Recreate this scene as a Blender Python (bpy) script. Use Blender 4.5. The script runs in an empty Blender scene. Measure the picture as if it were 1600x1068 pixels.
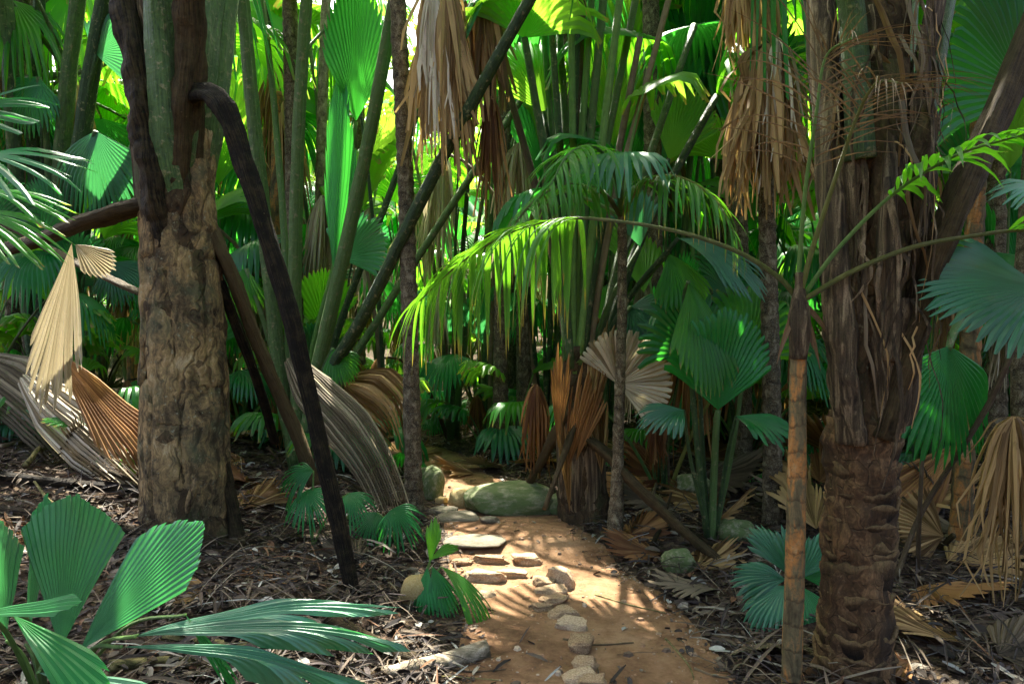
import bpy, bmesh, math, random
import numpy as np
from mathutils import Vector, Matrix, noise
R_ = math.radians
PI = math.pi
sc = bpy.context.scene
COL = sc.collection

# ------------------------------------------------------------------ camera
CAMZ = 1.6
FPX = 1100.0                       # focal length in pixels of a 1600 px wide frame
cam = bpy.data.cameras.new('camera')
cam.sensor_width = 36.0
cam.lens = 36.0 * FPX / 1600.0
cam.clip_start = 0.05
cam.clip_end = 1500
camo = bpy.data.objects.new('camera', cam)
COL.objects.link(camo)
camo.location = (0, 0, CAMZ)
camo.rotation_euler = (R_(90), 0, 0)
sc.camera = camo

# ------------------------------------------------------------------ sky and sun
SUN_EL, SUN_AZ = 58.0, -16.0        # azimuth measured from +Y (away from the camera) towards +X
w = bpy.data.worlds.new('World')
sc.world = w
w.use_nodes = True
nt = w.node_tree
sky = nt.nodes.new('ShaderNodeTexSky')
sky.sky_type = 'NISHITA'
sky.sun_disc = False
sky.sun_elevation = R_(SUN_EL)
sky.sun_rotation = R_(SUN_AZ)
sky.air_density = .7
sky.dust_density = 7.0
sky.ozone_density = .3
nt.links.new(sky.outputs[0], nt.nodes['Background'].inputs[0])
nt.nodes['Background'].inputs[1].default_value = 0.12
sun = bpy.data.lights.new('sun', 'SUN')
sun.energy = 5.0
sun.angle = R_(0.6)
sun.color = (1.0, 0.95, 0.84)
suno = bpy.data.objects.new('sun', sun)
COL.objects.link(suno)
SD = Vector((math.sin(R_(SUN_AZ)) * math.cos(R_(SUN_EL)), math.cos(R_(SUN_AZ)) * math.cos(R_(SUN_EL)), math.sin(R_(SUN_EL))))
suno.rotation_euler = SD.to_track_quat('Z', 'Y').to_euler()
suno.location = SD * 30
sc.view_settings.view_transform = 'Standard'
sc.view_settings.look = 'None'
sc.view_settings.gamma = 1.0
sc.view_settings.use_curve_mapping = False
sc.view_settings.exposure = 2.6
sc.cycles.use_denoising = True
sc.cycles.max_bounces = 7
sc.cycles.diffuse_bounces = 4
sc.cycles.transmission_bounces = 6
sc.cycles.transparent_max_bounces = 4
sc.cycles.caustics_reflective = False
sc.cycles.caustics_refractive = False
sc.cycles.sample_clamp_indirect = 6.0

# ------------------------------------------------------------------ helpers: places
def P(px, py, d):
    return Vector(((px - 800) / FPX * d, d, CAMZ - (py - 534) / FPX * d))

def ss(a, b, x):
    t = max(0.0, min(1.0, (x - a) / (b - a)))
    return t * t * (3 - 2 * t)

PATH = [(-4, 0.55, .75), (1.5, .45, .75), (3.3, .39, .68), (4.23, .36, .66), (5.1, .14, .60), (6.15, -.06, .55), (6.9, -.2, .48),
        (8.1, -.66, .34), (9.2, -.95, .34), (10.4, -1.9, .36), (12, -3.6, .4), (15, -7.0, .42), (20, -12, .42)]
def path_at(y):
    for a, b in zip(PATH, PATH[1:]):
        if y <= b[0]:
            t = max(0, (y - a[0]) / (b[0] - a[0]))
            t = t * t * (3 - 2 * t) * .5 + t * .5
            return a[1] + (b[1] - a[1]) * t, a[2] + (b[2] - a[2]) * t
    return PATH[-1][1], PATH[-1][2]

def base_h(x, y):
    z = 0.0
    z += .07 * ss(5.0, 5.4, y) + .05 * ss(6.6, 8.5, y)
    if y > 9.5: z += .10 * (y - 9.5)
    if y > 24: z += .16 * (y - 24)
    z += .02 * noise.noise(Vector((x * .9, y * .9, 3)))
    return z

def h(x, y):
    c, hw = path_at(y)
    z = base_h(x, y)
    dl = (c - hw) - x
    dr = x - (c + hw)
    if dl > 0:
        z += .17 * ss(0, .9, dl) + .13 * max(0, min(dl, 14) - .7)
        z += .05 * noise.noise(Vector((x * 1.7, y * 1.7, 0))) * ss(0, .8, dl)
    elif dr > 0:
        z += .06 * ss(0, .7, dr) + .045 * max(0, min(dr, 14) - .5)
        z += .045 * noise.noise(Vector((x * 1.7, y * 1.7, 5))) * ss(0, .8, dr)
    else:
        z -= .03 * ss(0, .12, min(-dl, -dr))
    return z

def path_h(x, y):
    c, hw = path_at(y)
    e = abs(x - c) / hw
    return base_h(x, y) + .012 + .03 * noise.noise(Vector((x * 2.3, y * 2.3, 9))) * (1 - e ** 2) - .02 * ss(.75, 1.1, e)

def on_path(x, y, m=0.0):
    c, hw = path_at(y)
    return abs(x - c) < hw + m

def G(px, py):
    """the point of the ground seen at a pixel"""
    d = 1.4
    while d < 70:
        p = P(px, py, d)
        g = path_h(p.x, p.y) if on_path(p.x, p.y) else h(p.x, p.y)
        if p.z <= g:
            return Vector((p.x, p.y, g))
        d += .02
    return P(px, py, 30)

def cr(pts, m=8):
    """smooth curve through points"""
    pts = [Vector(p) for p in pts]
    if len(pts) == 2:
        return [pts[0].lerp(pts[1], i / m) for i in range(m + 1)]
    q = [pts[0] * 2 - pts[1]] + pts + [pts[-1] * 2 - pts[-2]]
    out = []
    for i in range(1, len(q) - 2):
        p0, p1, p2, p3 = q[i - 1:i + 3]
        for k in range(m):
            t = k / m
            out.append(.5 * ((2 * p1) + (p2 - p0) * t + (2 * p0 - 5 * p1 + 4 * p2 - p3) * t * t + (3 * p1 - p0 - 3 * p2 + p3) * t ** 3))
    out.append(pts[-1])
    return out

# ------------------------------------------------------------------ helpers: meshes and objects
ORG = {}
class MB:
    def __init__(s):
        s.v = []; s.f = []; s.u = []; s.c = []
    def grid(s, rows, uvs, wrap=False, col=None):
        b = len(s.v); n = len(rows[0])
        for r in rows: s.v.extend(r)
        for i in range(len(rows) - 1):
            for j in range(n - (0 if wrap else 1)):
                k = (j + 1) % n
                s.f.append((b + i * n + j, b + i * n + k, b + (i + 1) * n + k, b + (i + 1) * n + j))
                u0, u1 = uvs[0][j], uvs[0][j + 1]
                v0, v1 = uvs[1][i], uvs[1][i + 1]
                s.u.append(((u0, v0), (u1, v0), (u1, v1), (u0, v1)))
                if col is not None: s.c.append(col)
    def cap(s, start, n, flip=False):
        idx = list(range(start, start + n))
        s.f.append(tuple(idx[::-1] if flip else idx)); s.u.append(tuple((0, 0) for _ in idx))
    def mesh(s, name, mat, smooth=True, off=None):
        me = bpy.data.meshes.new(name)
        o = off or Vector((0, 0, 0))
        me.from_pydata([tuple(Vector(p) - o) for p in s.v], [], s.f)
        uv = me.uv_layers.new(name='UVMap')
        flat = [x for f in s.u for p in f for x in p]
        uv.data.foreach_set('uv', flat)
        if s.c:
            ca = me.color_attributes.new('Col', 'FLOAT_COLOR', 'CORNER')
            cf = []
            for f, c in zip(s.f, s.c):
                cf.extend((c[0], c[1], c[2], 1.0) * len(f))
            ca.data.foreach_set('color', cf)
        if smooth:
            me.polygons.foreach_set('use_smooth', [True] * len(s.f))
        me.materials.append(M[mat])
        me.update()
        return me
    def build(s, name, mat, parent=None, smooth=True):
        off = ORG.get(parent.name) if parent else None
        o = bpy.data.objects.new(name, s.mesh(name, mat, smooth, off))
        COL.objects.link(o)
        if parent:
            o.parent = parent
            ORG[o.name] = off
        else:
            ORG[o.name] = Vector((0, 0, 0))
        return o

def tag(o, label=None, cat=None, group=None, kind=None):
    if label: o['label'] = label
    if cat: o['category'] = cat
    if group: o['group'] = group
    if kind: o['kind'] = kind
    return o

def thing(name, loc, label, cat, group=None):
    o = bpy.data.objects.new(name, None)
    COL.objects.link(o)
    o.location = loc
    o.empty_display_size = .1
    ORG[o.name] = Vector(loc)
    return tag(o, label, cat, group)

def frames(pts):
    t0 = (pts[1] - pts[0]).normalized()
    a = Vector((0, -1, 0)) if abs(t0.y) < .9 else Vector((0, 0, 1))
    x = (a - t0 * a.dot(t0)).normalized()
    out = []
    for i, p in enumerate(pts):
        t = (pts[min(i + 1, len(pts) - 1)] - pts[max(i - 1, 0)]).normalized()
        x = (x - t * x.dot(t)).normalized()
        out.append((p, t, x, t.cross(x)))
    return out

def tube(mb, pts, rad, n=8, prof=None, cap=True, uvo=0.0):
    """rad: list or function of t; prof(angle, t) multiplies the radius"""
    N = len(pts)
    rows = []; vv = []
    L = 0
    st = len(mb.v)
    for i, (p, t, x, y) in enumerate(frames(pts)):
        if i: L += (pts[i] - pts[i - 1]).length
        tt = i / (N - 1)
        r = rad(tt) if callable(rad) else rad[i]
        row = []
        for k in range(n):
            a = 2 * PI * k / n
            q = r * (prof(a, tt) if prof else 1)
            row.append(p + x * (math.cos(a) * q) + y * (math.sin(a) * q))
        rows.append(row); vv.append(L + uvo)
    mb.grid(rows, ([k / n for k in range(n + 1)], vv), wrap=True)
    if cap:
        mb.cap(st, n, True); mb.cap(st + (N - 1) * n, n)
    return mb

def stalk_prof(a, t):
    return 1 + .12 * math.cos(2 * a) - .3 * math.exp(-((a - 1.2) / .45) ** 2)

def stalk(pts, r0, r1, n=9, m=7, wob=.10):
    mb = MB()
    c = cr(pts, m)
    ln = sum((a - b).length for a, b in zip(c, c[1:])); o_ = pts[0][0] * 7
    def pf(a, t):
        q = Vector((math.cos(a) * 1.2 + o_, math.sin(a) * 1.2, t * ln * 2.6))
        return stalk_prof(a, t) * (1 + wob * noise.fractal(q, .8, 2, 4)) * (1 + (.14 * math.cos(3 * a + t * 3) + .06 * math.cos(7 * a) if wob > .2 else 0))
    tube(mb, c, lambda t: r0 + (r1 - r0) * t, n, pf)
    return mb

# ------------------------------------------------------------------ leaf shapes
def frame_mat(base, y, z):
    y = Vector(y).normalized()
    z = Vector(z)
    z = (z - y * z.dot(y)).normalized()
    x = y.cross(z)
    m = Matrix((x, y, z)).transposed().to_4x4()
    m.translation = base
    return m

def fan_blade(mb, mat, R, n=26, A=1.3, cut=.72, pleat=.35, bend=.5, side=.3, fold=.0, K=7, rng=random, tatter=.1, sag=.1, costa=.3, seg0=0.0, asp=1.0, tipw=.12, dz=1.0, bi=0.0, env=.22, wave=.07):
    """pleated fan leaf; local y along the leaf, z its upper face; bi leaves a gap down the middle"""
    dA = 2 * A / n
    rad = R / bend if abs(bend) > 1e-3 else None
    srad = R / side if abs(side) > 1e-3 else None
    wo = Vector((rng.uniform(0, 50), rng.uniform(0, 50), 0))
    for i in range(n):
        th = -A + dA * (i + .5)
        mult = rng.uniform(.9 - tatter, 1.05)
        if rng.random() < tatter: mult *= rng.uniform(.2, .9)
        ct = min(1.0, cut * rng.uniform(.94, 1.06)) if cut < 1 else 1.0
        if rng.random() < tatter * .6: ct *= rng.uniform(.55, .9)
        endj = rng.uniform(.965, 1.0)
        tl = rng.uniform(-.5, .5) * .05
        sg = sag * rng.uniform(.5, 1.6)
        left = []; mid = []; right = []
        for q in range(K + 1):
            t = q / K
            if t <= ct: hwid = dA * .5
            else:
                e = (t - ct) / max(1e-3, 1 - ct)
                hwid = dA * .5 * (1 - (1 - tipw) * e ** 1.3)
            for lst, sgn in ((left, -1), (mid, 0), (right, 1)):
                a0_ = th + sgn * dA * .5
                a = th + sgn * hwid + (tl * max(0, t - ct) * 2)
                k = min(1.0, abs(a0_) / A)
                Lq = R * (1 - env * k ** 2)
                if bi: Lq *= 1 - bi * math.exp(-(k / .22) ** 2)
                r = Lq * (t if t <= ct else ct + (t - ct) * mult)
                if q == K: r *= endj
                c0 = costa * R * (1 - k)
                rr = r - c0 * t * .6
                px = math.sin(a) * rr * asp
                py = math.cos(a) * rr + c0 * (t ** .5 if t > 0 else 0)
                hw = hwid * max(rr, .02 * R)
                pz = (hw * pleat * 1.5 if sgn == 0 else -hw * pleat * .5)
                pz += wave * R * t * noise.noise(Vector((px / R * 2.6, py / R * 2.6, 0)) + wo)
                pz += fold * abs(px)
                if srad:
                    f = abs(px) / srad
                    ax = math.copysign(srad * math.sin(min(f, 1.7)), px)
                    az = -srad * (1 - math.cos(min(f, 1.7)))
                    px, pz = ax, az + pz
                if rad:
                    f = py / rad
                    py, pz = rad * math.sin(f) + pz * math.sin(f), -rad * (1 - math.cos(f)) + pz * math.cos(f)
                v = mat @ Vector((px, py, pz))
                if sag and t > ct * .8: v.z -= sg * R * ((t - ct * .8) / (1 - ct * .8)) ** 2 * dz
                lst.append(v)
        vs = [q / K for q in range(K + 1)]
        mb.grid([[l, m_] for l, m_ in zip(left, mid)], ((i + seg0, i + .5 + seg0), vs))
        mb.grid([[m_, r_] for m_, r_ in zip(mid, right)], ((i + .5 + seg0, i + 1 + seg0), vs))
    return mb

def leaflet(mb, base, d, up, L, W, droop, K=4, u=0.0, pair=1):
    """one narrow leaflet with a folded midrib"""
    d = d.normalized()
    s = d.cross(up)
    if s.length < 1e-4: s = d.cross(Vector((1, 0, 0)))
    s.normalize()
    nrm = s.cross(d)
    l = []; m = []; r = []
    p = Vector(base)
    dd = d.copy()
    for q in range(K + 1):
        t = q / K
        w_ = W * .5 * (min(1, .35 + t * 4) if t < .25 else max(.04, 1 - ((t - .25) / .75) ** 1.8))
        l.append(p - s * w_ + nrm * w_ * .35); m.append(p.copy()); r.append(p + s * w_ + nrm * w_ * .35)
        dd = (dd + Vector((0, 0, -droop / K * (.5 + t)))).normalized()
        p = p + dd * (L / K)
    vs = [q / K for q in range(K + 1)]
    mb.grid([[a, b] for a, b in zip(l, m)], ((u, u + .5), vs))
    mb.grid([[a, b] for a, b in zip(m, r)], ((u + .5, u + 1), vs))

def pinnate(mb, rach, n, Lmax, W, rng, t0=.2, droop=1.2, fwd=.55, vee=.35, K=4, sides=(-1, 1)):
    """leaflets along a rachis curve (list of points)"""
    fr = frames(rach)
    N = len(rach)
    for i in range(n):
        t = t0 + (1 - t0) * (i + .5) / n
        f = t * (N - 1)
        j = min(int(f), N - 2)
        p = rach[j].lerp(rach[j + 1], f - j)
        tg = fr[j][1]
        sd = tg.cross(Vector((0, 0, 1)))
        if sd.length < .1: sd = Vector((1, 0, 0))
        sd.normalize()
        upv = sd.cross(tg)
        tt = (t - t0) / (1 - t0)
        L = Lmax * (.45 + .55 * math.sin(PI * min(1, .22 + tt * .72))) * rng.uniform(.88, 1.1)
        for s in sides:
            if rng.random() < .08: continue
            d = sd * s + tg * (fwd + .5 * tt) * rng.uniform(.7, 1.3) + upv * (vee + rng.uniform(-.15, .15))
            leaflet(mb, p, d, upv, L * rng.choice([1, 1, 1, .6]), W * rng.uniform(.6, 1.2), droop * rng.uniform(.4, 1.5), K, u=i * 2 + s)

def dead_skirt(mb, top, L, wid, n, rng, flat=.6, spread=(0, 0), W=.035, K=6, start=.05, curl=.15):
    """a withered fan leaf hanging like a closed umbrella"""
    sx, sy = spread
    for i in range(n):
        a = 2 * PI * i / n + rng.uniform(-.2, .2)
        rr = wid * rng.uniform(.35, 1.0)
        ln = L * rng.uniform(.62, 1.03)
        ph = rng.uniform(0, 6.28)
        l = []; m = []; r = []
        tw = rng.uniform(-2.2, 2.2)
        wild = .5 if rng.random() < .2 else .12
        if rng.random() < .2: ln *= rng.uniform(.4, .8)
        wq = rng.uniform(.5, 1.3)
        for q in range(K + 1):
            t = q / K
            ro = start * wid + rr * (t ** .55 * .75 + .25 * t)
            wob = (curl * wid * math.sin(ph + t * 4) + wild * wid * math.sin(ph * 3 + t * 7)) * t * t
            p = Vector(top) + Vector((math.cos(a) * (ro + wob) + sx * t * L, math.sin(a) * (ro + wob) * flat + sy * t * L, -ln * t + .06 * L * math.sin(t * PI)))
            tang = Vector((-math.sin(a + tw * t), math.cos(a + tw * t) * flat, 0)).normalized()
            out = Vector((math.cos(a), math.sin(a), 0))
            w_ = wq * W * .5 * (.5 + 2 * t if t < .25 else 1 - .75 * ((t - .25) / .75) ** 2)
            l.append(p - tang * w_); m.append(p + out * w_ * .8); r.append(p + tang * w_)
        vs = [q / K for q in range(K + 1)]
        mb.grid([[x, y] for x, y in zip(l, m)], ((i, i + .5), vs))
        mb.grid([[x, y] for x, y in zip(m, r)], ((i + .5, i + 1), vs))
    return mb

# ------------------------------------------------------------------ materials
M = {}
def newmat(name):
    m = bpy.data.materials.new(name)
    m.use_nodes = True
    t = m.node_tree
    b = t.nodes['Principled BSDF']
    M[name] = m
    return m, t, b
def nd(t, typ, ins=None, **kw):
    n = t.nodes.new(typ)
    for k, v in kw.items(): setattr(n, k, v)
    for k, v in (ins or {}).items():
        if isinstance(v, bpy.types.NodeSocket): t.links.new(v, n.inputs[k])
        else: n.inputs[k].default_value = v
    return n
def ramp(t, fac, stops, interp='LINEAR'):
    n = t.nodes.new('ShaderNodeValToRGB')
    n.color_ramp.interpolation = interp
    e = n.color_ramp.elements
    while len(e) < len(stops): e.new(.5)
    for x, (p, c) in zip(e, stops):
        x.position = p
        x.color = (c[0], c[1], c[2], 1) if len(c) == 3 else c
    t.links.new(fac, n.inputs[0])
    return n
def mixc(t, fac, a, b, mode='MIX'):
    n = t.nodes.new('ShaderNodeMix')
    n.data_type = 'RGBA'; n.blend_type = mode
    for i, v in ((0, fac), (6, a), (7, b)):
        if isinstance(v, bpy.types.NodeSocket): t.links.new(v, n.inputs[i])
        else: n.inputs[i].default_value = v if i == 0 else ((v[0], v[1], v[2], 1))
    return n.outputs[2]
def scaled(t, vec, s):
    n = nd(t, 'ShaderNodeMapping', {0: vec}); n.inputs['Scale'].default_value = s
    return n.outputs[0]
def noi(t, vec, scale, detail=4, rough=.55, dist=0):
    return nd(t, 'ShaderNodeTexNoise', {'Vector': vec, 'Scale': scale, 'Detail': detail, 'Roughness': rough, 'Distortion': dist}).outputs[0]
def bump(t, b, hgt, strength, dist=.02):
    n = nd(t, 'ShaderNodeBump', {'Strength': strength, 'Distance': dist, 'Height': hgt})
    t.links.new(n.outputs[0], b.inputs['Normal'])
    return n.outputs[0]
def math_(t, op, a, b=0.0):
    n = t.nodes.new('ShaderNodeMath'); n.operation = op
    for i, v in ((0, a), (1, b)):
        if isinstance(v, bpy.types.NodeSocket): t.links.new(v, n.inputs[i])
        else: n.inputs[i].default_value = v
    return n.outputs[0]

def leafmat(name, dark, light, trans, rough=.38, tmix=.4, tip=None, tipfrom=.82, spec=.5, strip=.16, blot=None, sick=None):
    m, t, b = newmat(name)
    uv = nd(t, 'ShaderNodeTexCoord').outputs['UV']
    obj = nd(t, 'ShaderNodeTexCoord').outputs['Object']
    oi = nd(t, 'ShaderNodeObjectInfo').outputs['Random']
    streak = noi(t, scaled(t, uv, (3.1, 1.3, 1)), 2.2, 4)
    big = noi(t, obj, 2.2, 3)
    f = math_(t, 'ADD', math_(t, 'MULTIPLY', streak, .55), math_(t, 'MULTIPLY', big, .45))
    f = math_(t, 'ADD', f, math_(t, 'MULTIPLY', math_(t, 'SUBTRACT', oi, .5), .35))
    sepu = nd(t, 'ShaderNodeSeparateXYZ', {0: uv}).outputs[0]
    wn = nd(t, 'ShaderNodeTexWhiteNoise', {'W': math_(t, 'ADD', math_(t, 'FLOOR', sepu), math_(t, 'MULTIPLY', oi, 91.0))}, noise_dimensions='1D').outputs[0]
    f = math_(t, 'ADD', f, math_(t, 'MULTIPLY', math_(t, 'SUBTRACT', wn, .5), strip))
    c = ramp(t, f, [(.28, dark), (.74, light)]).outputs[0]
    fine = noi(t, scaled(t, uv, (14, 5, 1)), 3.0, 5, .7)
    c = mixc(t, .55, c, ramp(t, fine, [(.3, (.45, .45, .45)), (.7, (1.35, 1.35, 1.35))]).outputs[0], 'MULTIPLY')
    if sick:
        sn = noi(t, obj, 7.0, 6, .7)
        c = mixc(t, ramp(t, sn, [(.60, (0, 0, 0)), (.72, (.75, .75, .75))]).outputs[0], c, sick)
    ct = mixc(t, math_(t, 'MULTIPLY', oi, .5), trans, [trans[0] * .55, trans[1] * .85, trans[2] * .8])
    sep = nd(t, 'ShaderNodeSeparateXYZ', {0: uv})
    if tip:
        tn = noi(t, scaled(t, uv, (1.7, 2, 1)), 3.0, 4)
        tf = math_(t, 'ADD', sep.outputs[1], math_(t, 'MULTIPLY', math_(t, 'SUBTRACT', tn, .5), .5))
        tf = ramp(t, tf, [(tipfrom, (0, 0, 0)), (min(1, tipfrom + .12), (1, 1, 1))]).outputs[0]
        c = mixc(t, tf, c, tip)
        ct = mixc(t, tf, ct, [x * 1.2 for x in tip])
    if blot:
        bn = noi(t, obj, 6, 5)
        bf = ramp(t, bn, [(.6, (0, 0, 0)), (.72, (1, 1, 1))]).outputs[0]
        c = mixc(t, bf, c, blot)
    t.links.new(c, b.inputs['Base Color'])
    b.inputs['Roughness'].default_value = rough
    b.inputs['Specular IOR Level'].default_value = spec
    rib = math_(t, 'SINE', math_(t, 'MULTIPLY', sep.outputs[0], 38.0))
    hgt = math_(t, 'ADD', math_(t, 'MULTIPLY', rib, .35), streak)
    nb = bump(t, b, hgt, .35, .004)
    tr = nd(t, 'ShaderNodeBsdfTranslucent', {'Color': ct})
    mx = nd(t, 'ShaderNodeMixShader', {0: tmix, 1: b.outputs[0], 2: tr.outputs[0]})
    t.links.new(mx.outputs[0], t.nodes['Material Output'].inputs[0])
    return m

leafmat('leaf_green', (.010, .085, .010), (.042, .22, .024), (.24, .70, .02), .36, .48, tip=(.30, .20, .05), tipfrom=.97, sick=(.10, .14, .02))
leafmat('leaf_emerald', (.005, .085, .018), (.020, .21, .042), (.07, .52, .04), .33, .32, tip=(.2, .17, .05), tipfrom=1.02, sick=(.05, .12, .02))
leafmat('leaf_lime', (.05, .16, .015), (.14, .33, .03), (.36, .72, .04), .42, .5, tip=(.4, .28, .06), tipfrom=.95, sick=(.25, .22, .03))
leafmat('leaf_feather', (.015, .10, .012), (.055, .21, .025), (.22, .52, .02), .36, .36, tip=(.42, .30, .04), tipfrom=.80, sick=(.22, .20, .03))
leafmat('leaf_teal', (.012, .085, .038), (.060, .235, .110), (.08, .42, .10), .30, .25, spec=.7, sick=(.06, .14, .04))
leafmat('leaf_dead', (.08, .042, .013), (.52, .34, .14), (.6, .36, .11), .65, .22, spec=.2, strip=.55, sick=(.05, .032, .016))
leafmat('leaf_dead_pale', (.20, .15, .08), (.70, .62, .45), (.6, .48, .28), .6, .22, spec=.2, strip=.55, sick=(.16, .11, .06))
leafmat('leaf_dead_dull', (.05, .04, .025), (.20, .155, .095), (.2, .15, .08), .7, .15, spec=.15, strip=.55)
leafmat('leaf_dead_grey', (.09, .07, .04), (.40, .33, .21), (.25, .2, .12), .7, .12, spec=.2, blot=(.07, .085, .03), strip=.55, sick=(.05, .032, .016))
leafmat('leaf_rust', (.09, .036, .012), (.42, .22, .08), (.46, .22, .06), .6, .25, spec=.2, strip=.55, sick=(.05, .032, .016))
leafmat('leaf_dry_feather', (.07, .040, .02), (.20, .125, .065), (.18, .10, .04), .6, .25, spec=.2, strip=.55)

def stalkmat(name, a, b_, spots, rough=.45, sp=.66):
    m, t, b = newmat(name)
    uv = nd(t, 'ShaderNodeTexCoord').outputs['UV']
    obj = nd(t, 'ShaderNodeTexCoord').outputs['Object']
    oi = nd(t, 'ShaderNodeObjectInfo').outputs['Random']
    s = noi(t, scaled(t, uv, (26, 2.0, 1)), 2.5, 6, .65)
    s = math_(t, 'ADD', math_(t, 'MULTIPLY', s, .6), math_(t, 'MULTIPLY', noi(t, obj, 14, 5, .7), .4))
    f = math_(t, 'ADD', s, math_(t, 'MULTIPLY', math_(t, 'SUBTRACT', oi, .5), .3))
    c = ramp(t, f, [(.36, a), (.62, b_)]).outputs[0]
    n2 = noi(t, obj, 22, 6, .65)
    c = mixc(t, ramp(t, n2, [(sp, (0, 0, 0)), (sp + .08, (1, 1, 1))]).outputs[0], c, spots)
    t.links.new(c, b.inputs['Base Color'])
    b.inputs['Roughness'].default_value = rough
    b.inputs['Specular IOR Level'].default_value = .15 if rough > .5 else .4
    bump(t, b, math_(t, 'ADD', math_(t, 'MULTIPLY', s, 2.0), n2), 1.0, .02)
stalkmat('stalk_green', (.016, .045, .010), (.10, .18, .045), (.24, .23, .11), .45, .57)
stalkmat('stalk_bright', (.06, .16, .03), (.18, .34, .07), (.3, .3, .12))
stalkmat('stalk_yellow', (.07, .085, .012), (.24, .24, .045), (.2, .12, .04))
stalkmat('stalk_dead', (.007, .005, .0025), (.085, .060, .026), (.17, .14, .07), .7)
stalkmat('stalk_dry', (.12, .085, .05), (.36, .27, .16), (.10, .07, .04), .65)

def barkmat(name, cols, spots, scale=3.0, stretch=(1, 1, .35), bs=.8, bd=.03, rough=.85, rings=None, moss=None):
    m, t, b = newmat(name)
    obj = nd(t, 'ShaderNodeTexCoord').outputs['Object']
    v = scaled(t, obj, stretch)
    n1 = noi(t, v, scale, 7, .62, .6)
    n2 = noi(t, obj, scale * 6, 6, .65)
    c = ramp(t, n1, cols).outputs[0]
    c = mixc(t, ramp(t, n2, [(.5, (0, 0, 0)), (.68, (.75, .75, .75))]).outputs[0], c, spots)
    hgt = math_(t, 'ADD', n1, math_(t, 'MULTIPLY', n2, .5))
    if moss:
        n3 = noi(t, obj, scale * 1.3, 4)
        c = mixc(t, ramp(t, n3, [(.55, (0, 0, 0)), (.68, (.8, .8, .8))]).outputs[0], c, moss)
    if rings:
        uv = nd(t, 'ShaderNodeTexCoord').outputs['UV']
        sp = nd(t, 'ShaderNodeSeparateXYZ', {0: uv})
        wv = math_(t, 'FRACT', math_(t, 'ADD', math_(t, 'MULTIPLY', sp.outputs[1], rings[0]), math_(t, 'MULTIPLY', n1, 1.1)))
        rf = ramp(t, wv, [(0, (.8, .8, .8)), (.14, (0, 0, 0))]).outputs[0]
        rf = math_(t, 'MULTIPLY', rf, math_(t, 'MULTIPLY', n2, 1.5))
        c = mixc(t, rf, c, rings[1])
        hgt = math_(t, 'SUBTRACT', hgt, math_(t, 'MULTIPLY', rf, .6))
    t.links.new(c, b.inputs['Base Color'])
    b.inputs['Roughness'].default_value = rough
    b.inputs['Specular IOR Level'].default_value = .25
    bump(t, b, hgt, bs, bd)
def oldbark(name, cols, moss, lichen, crack=(3.6, 3.6, 1.1), cw=.035, cmix=.85):
    m, t, b = newmat(name)
    obj = nd(t, 'ShaderNodeTexCoord').outputs['Object']
    warp = nd(t, 'ShaderNodeTexNoise', {'Vector': obj, 'Scale': 5.0, 'Detail': 3.0}).outputs[1]
    wv = nd(t, 'ShaderNodeVectorMath', {0: obj, 1: nd(t, 'ShaderNodeVectorMath', {0: warp, 1: (.22, .22, .22)}, operation='MULTIPLY').outputs[0]}, operation='ADD').outputs[0]
    blotch = noi(t, wv, 4.5, 6, .65)
    fib = noi(t, scaled(t, wv, (38, 38, 3.0)), 1.0, 6, .7)
    grit = noi(t, obj, 60, 6, .75)
    f = math_(t, 'ADD', math_(t, 'MULTIPLY', blotch, .6), math_(t, 'ADD', math_(t, 'MULTIPLY', fib, .25), math_(t, 'MULTIPLY', grit, .15)))
    c = ramp(t, f, cols).outputs[0]
    c = mixc(t, .75, c, ramp(t, fib, [(.3, (.35, .35, .35)), (.65, (1.25, 1.25, 1.25))]).outputs[0], 'MULTIPLY')
    mo = noi(t, wv, 3.2, 5, .6)
    c = mixc(t, ramp(t, mo, [(.52, (0, 0, 0)), (.66, (.8, .8, .8))]).outputs[0], c, moss)
    li = noi(t, obj, 34, 6, .7)
    c = mixc(t, ramp(t, li, [(.60, (0, 0, 0)), (.68, (.8, .8, .8))]).outputs[0], c, lichen)
    vo = nd(t, 'ShaderNodeTexVoronoi', {'Vector': scaled(t, wv, crack), 'Scale': 1.0}, feature='DISTANCE_TO_EDGE').outputs[0]
    ck = ramp(t, vo, [(.0, (1, 1, 1)), (cw, (0, 0, 0))]).outputs[0]
    ck = math_(t, 'MULTIPLY', ck, ramp(t, noi(t, obj, 6, 3), [(.36, (0, 0, 0)), (.46, (1, 1, 1))]).outputs[0])
    c = mixc(t, math_(t, 'MULTIPLY', ck, cmix), c, (.012, .008, .005))
    st = noi(t, scaled(t, wv, (9, 9, .7)), 1.0, 5, .6)
    c = mixc(t, ramp(t, st, [(.56, (0, 0, 0)), (.70, (.85, .85, .85))]).outputs[0], c, (.025, .017, .010))
    t.links.new(c, b.inputs['Base Color'])
    b.inputs['Roughness'].default_value = .9
    b.inputs['Specular IOR Level'].default_value = .2
    hgt = math_(t, 'SUBTRACT', math_(t, 'ADD', fib, math_(t, 'MULTIPLY', grit, .6)), math_(t, 'MULTIPLY', ck, .9))
    bump(t, b, hgt, .8, .012)
oldbark('bark_core', [(.36, (.018, .012, .006)), (.52, (.075, .049, .023)), (.66, (.20, .13, .06))], (.045, .06, .022), (.14, .13, .07), (5, 5, .6), .03, .5)
oldbark('bark_plate', [(.37, (.022, .014, .007)), (.46, (.12, .085, .042)), (.55, (.30, .20, .085)), (.66, (.44, .34, .19))], (.075, .085, .045), (.27, .27, .18), (3.2, 3.2, .8), .03, .7)
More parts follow.
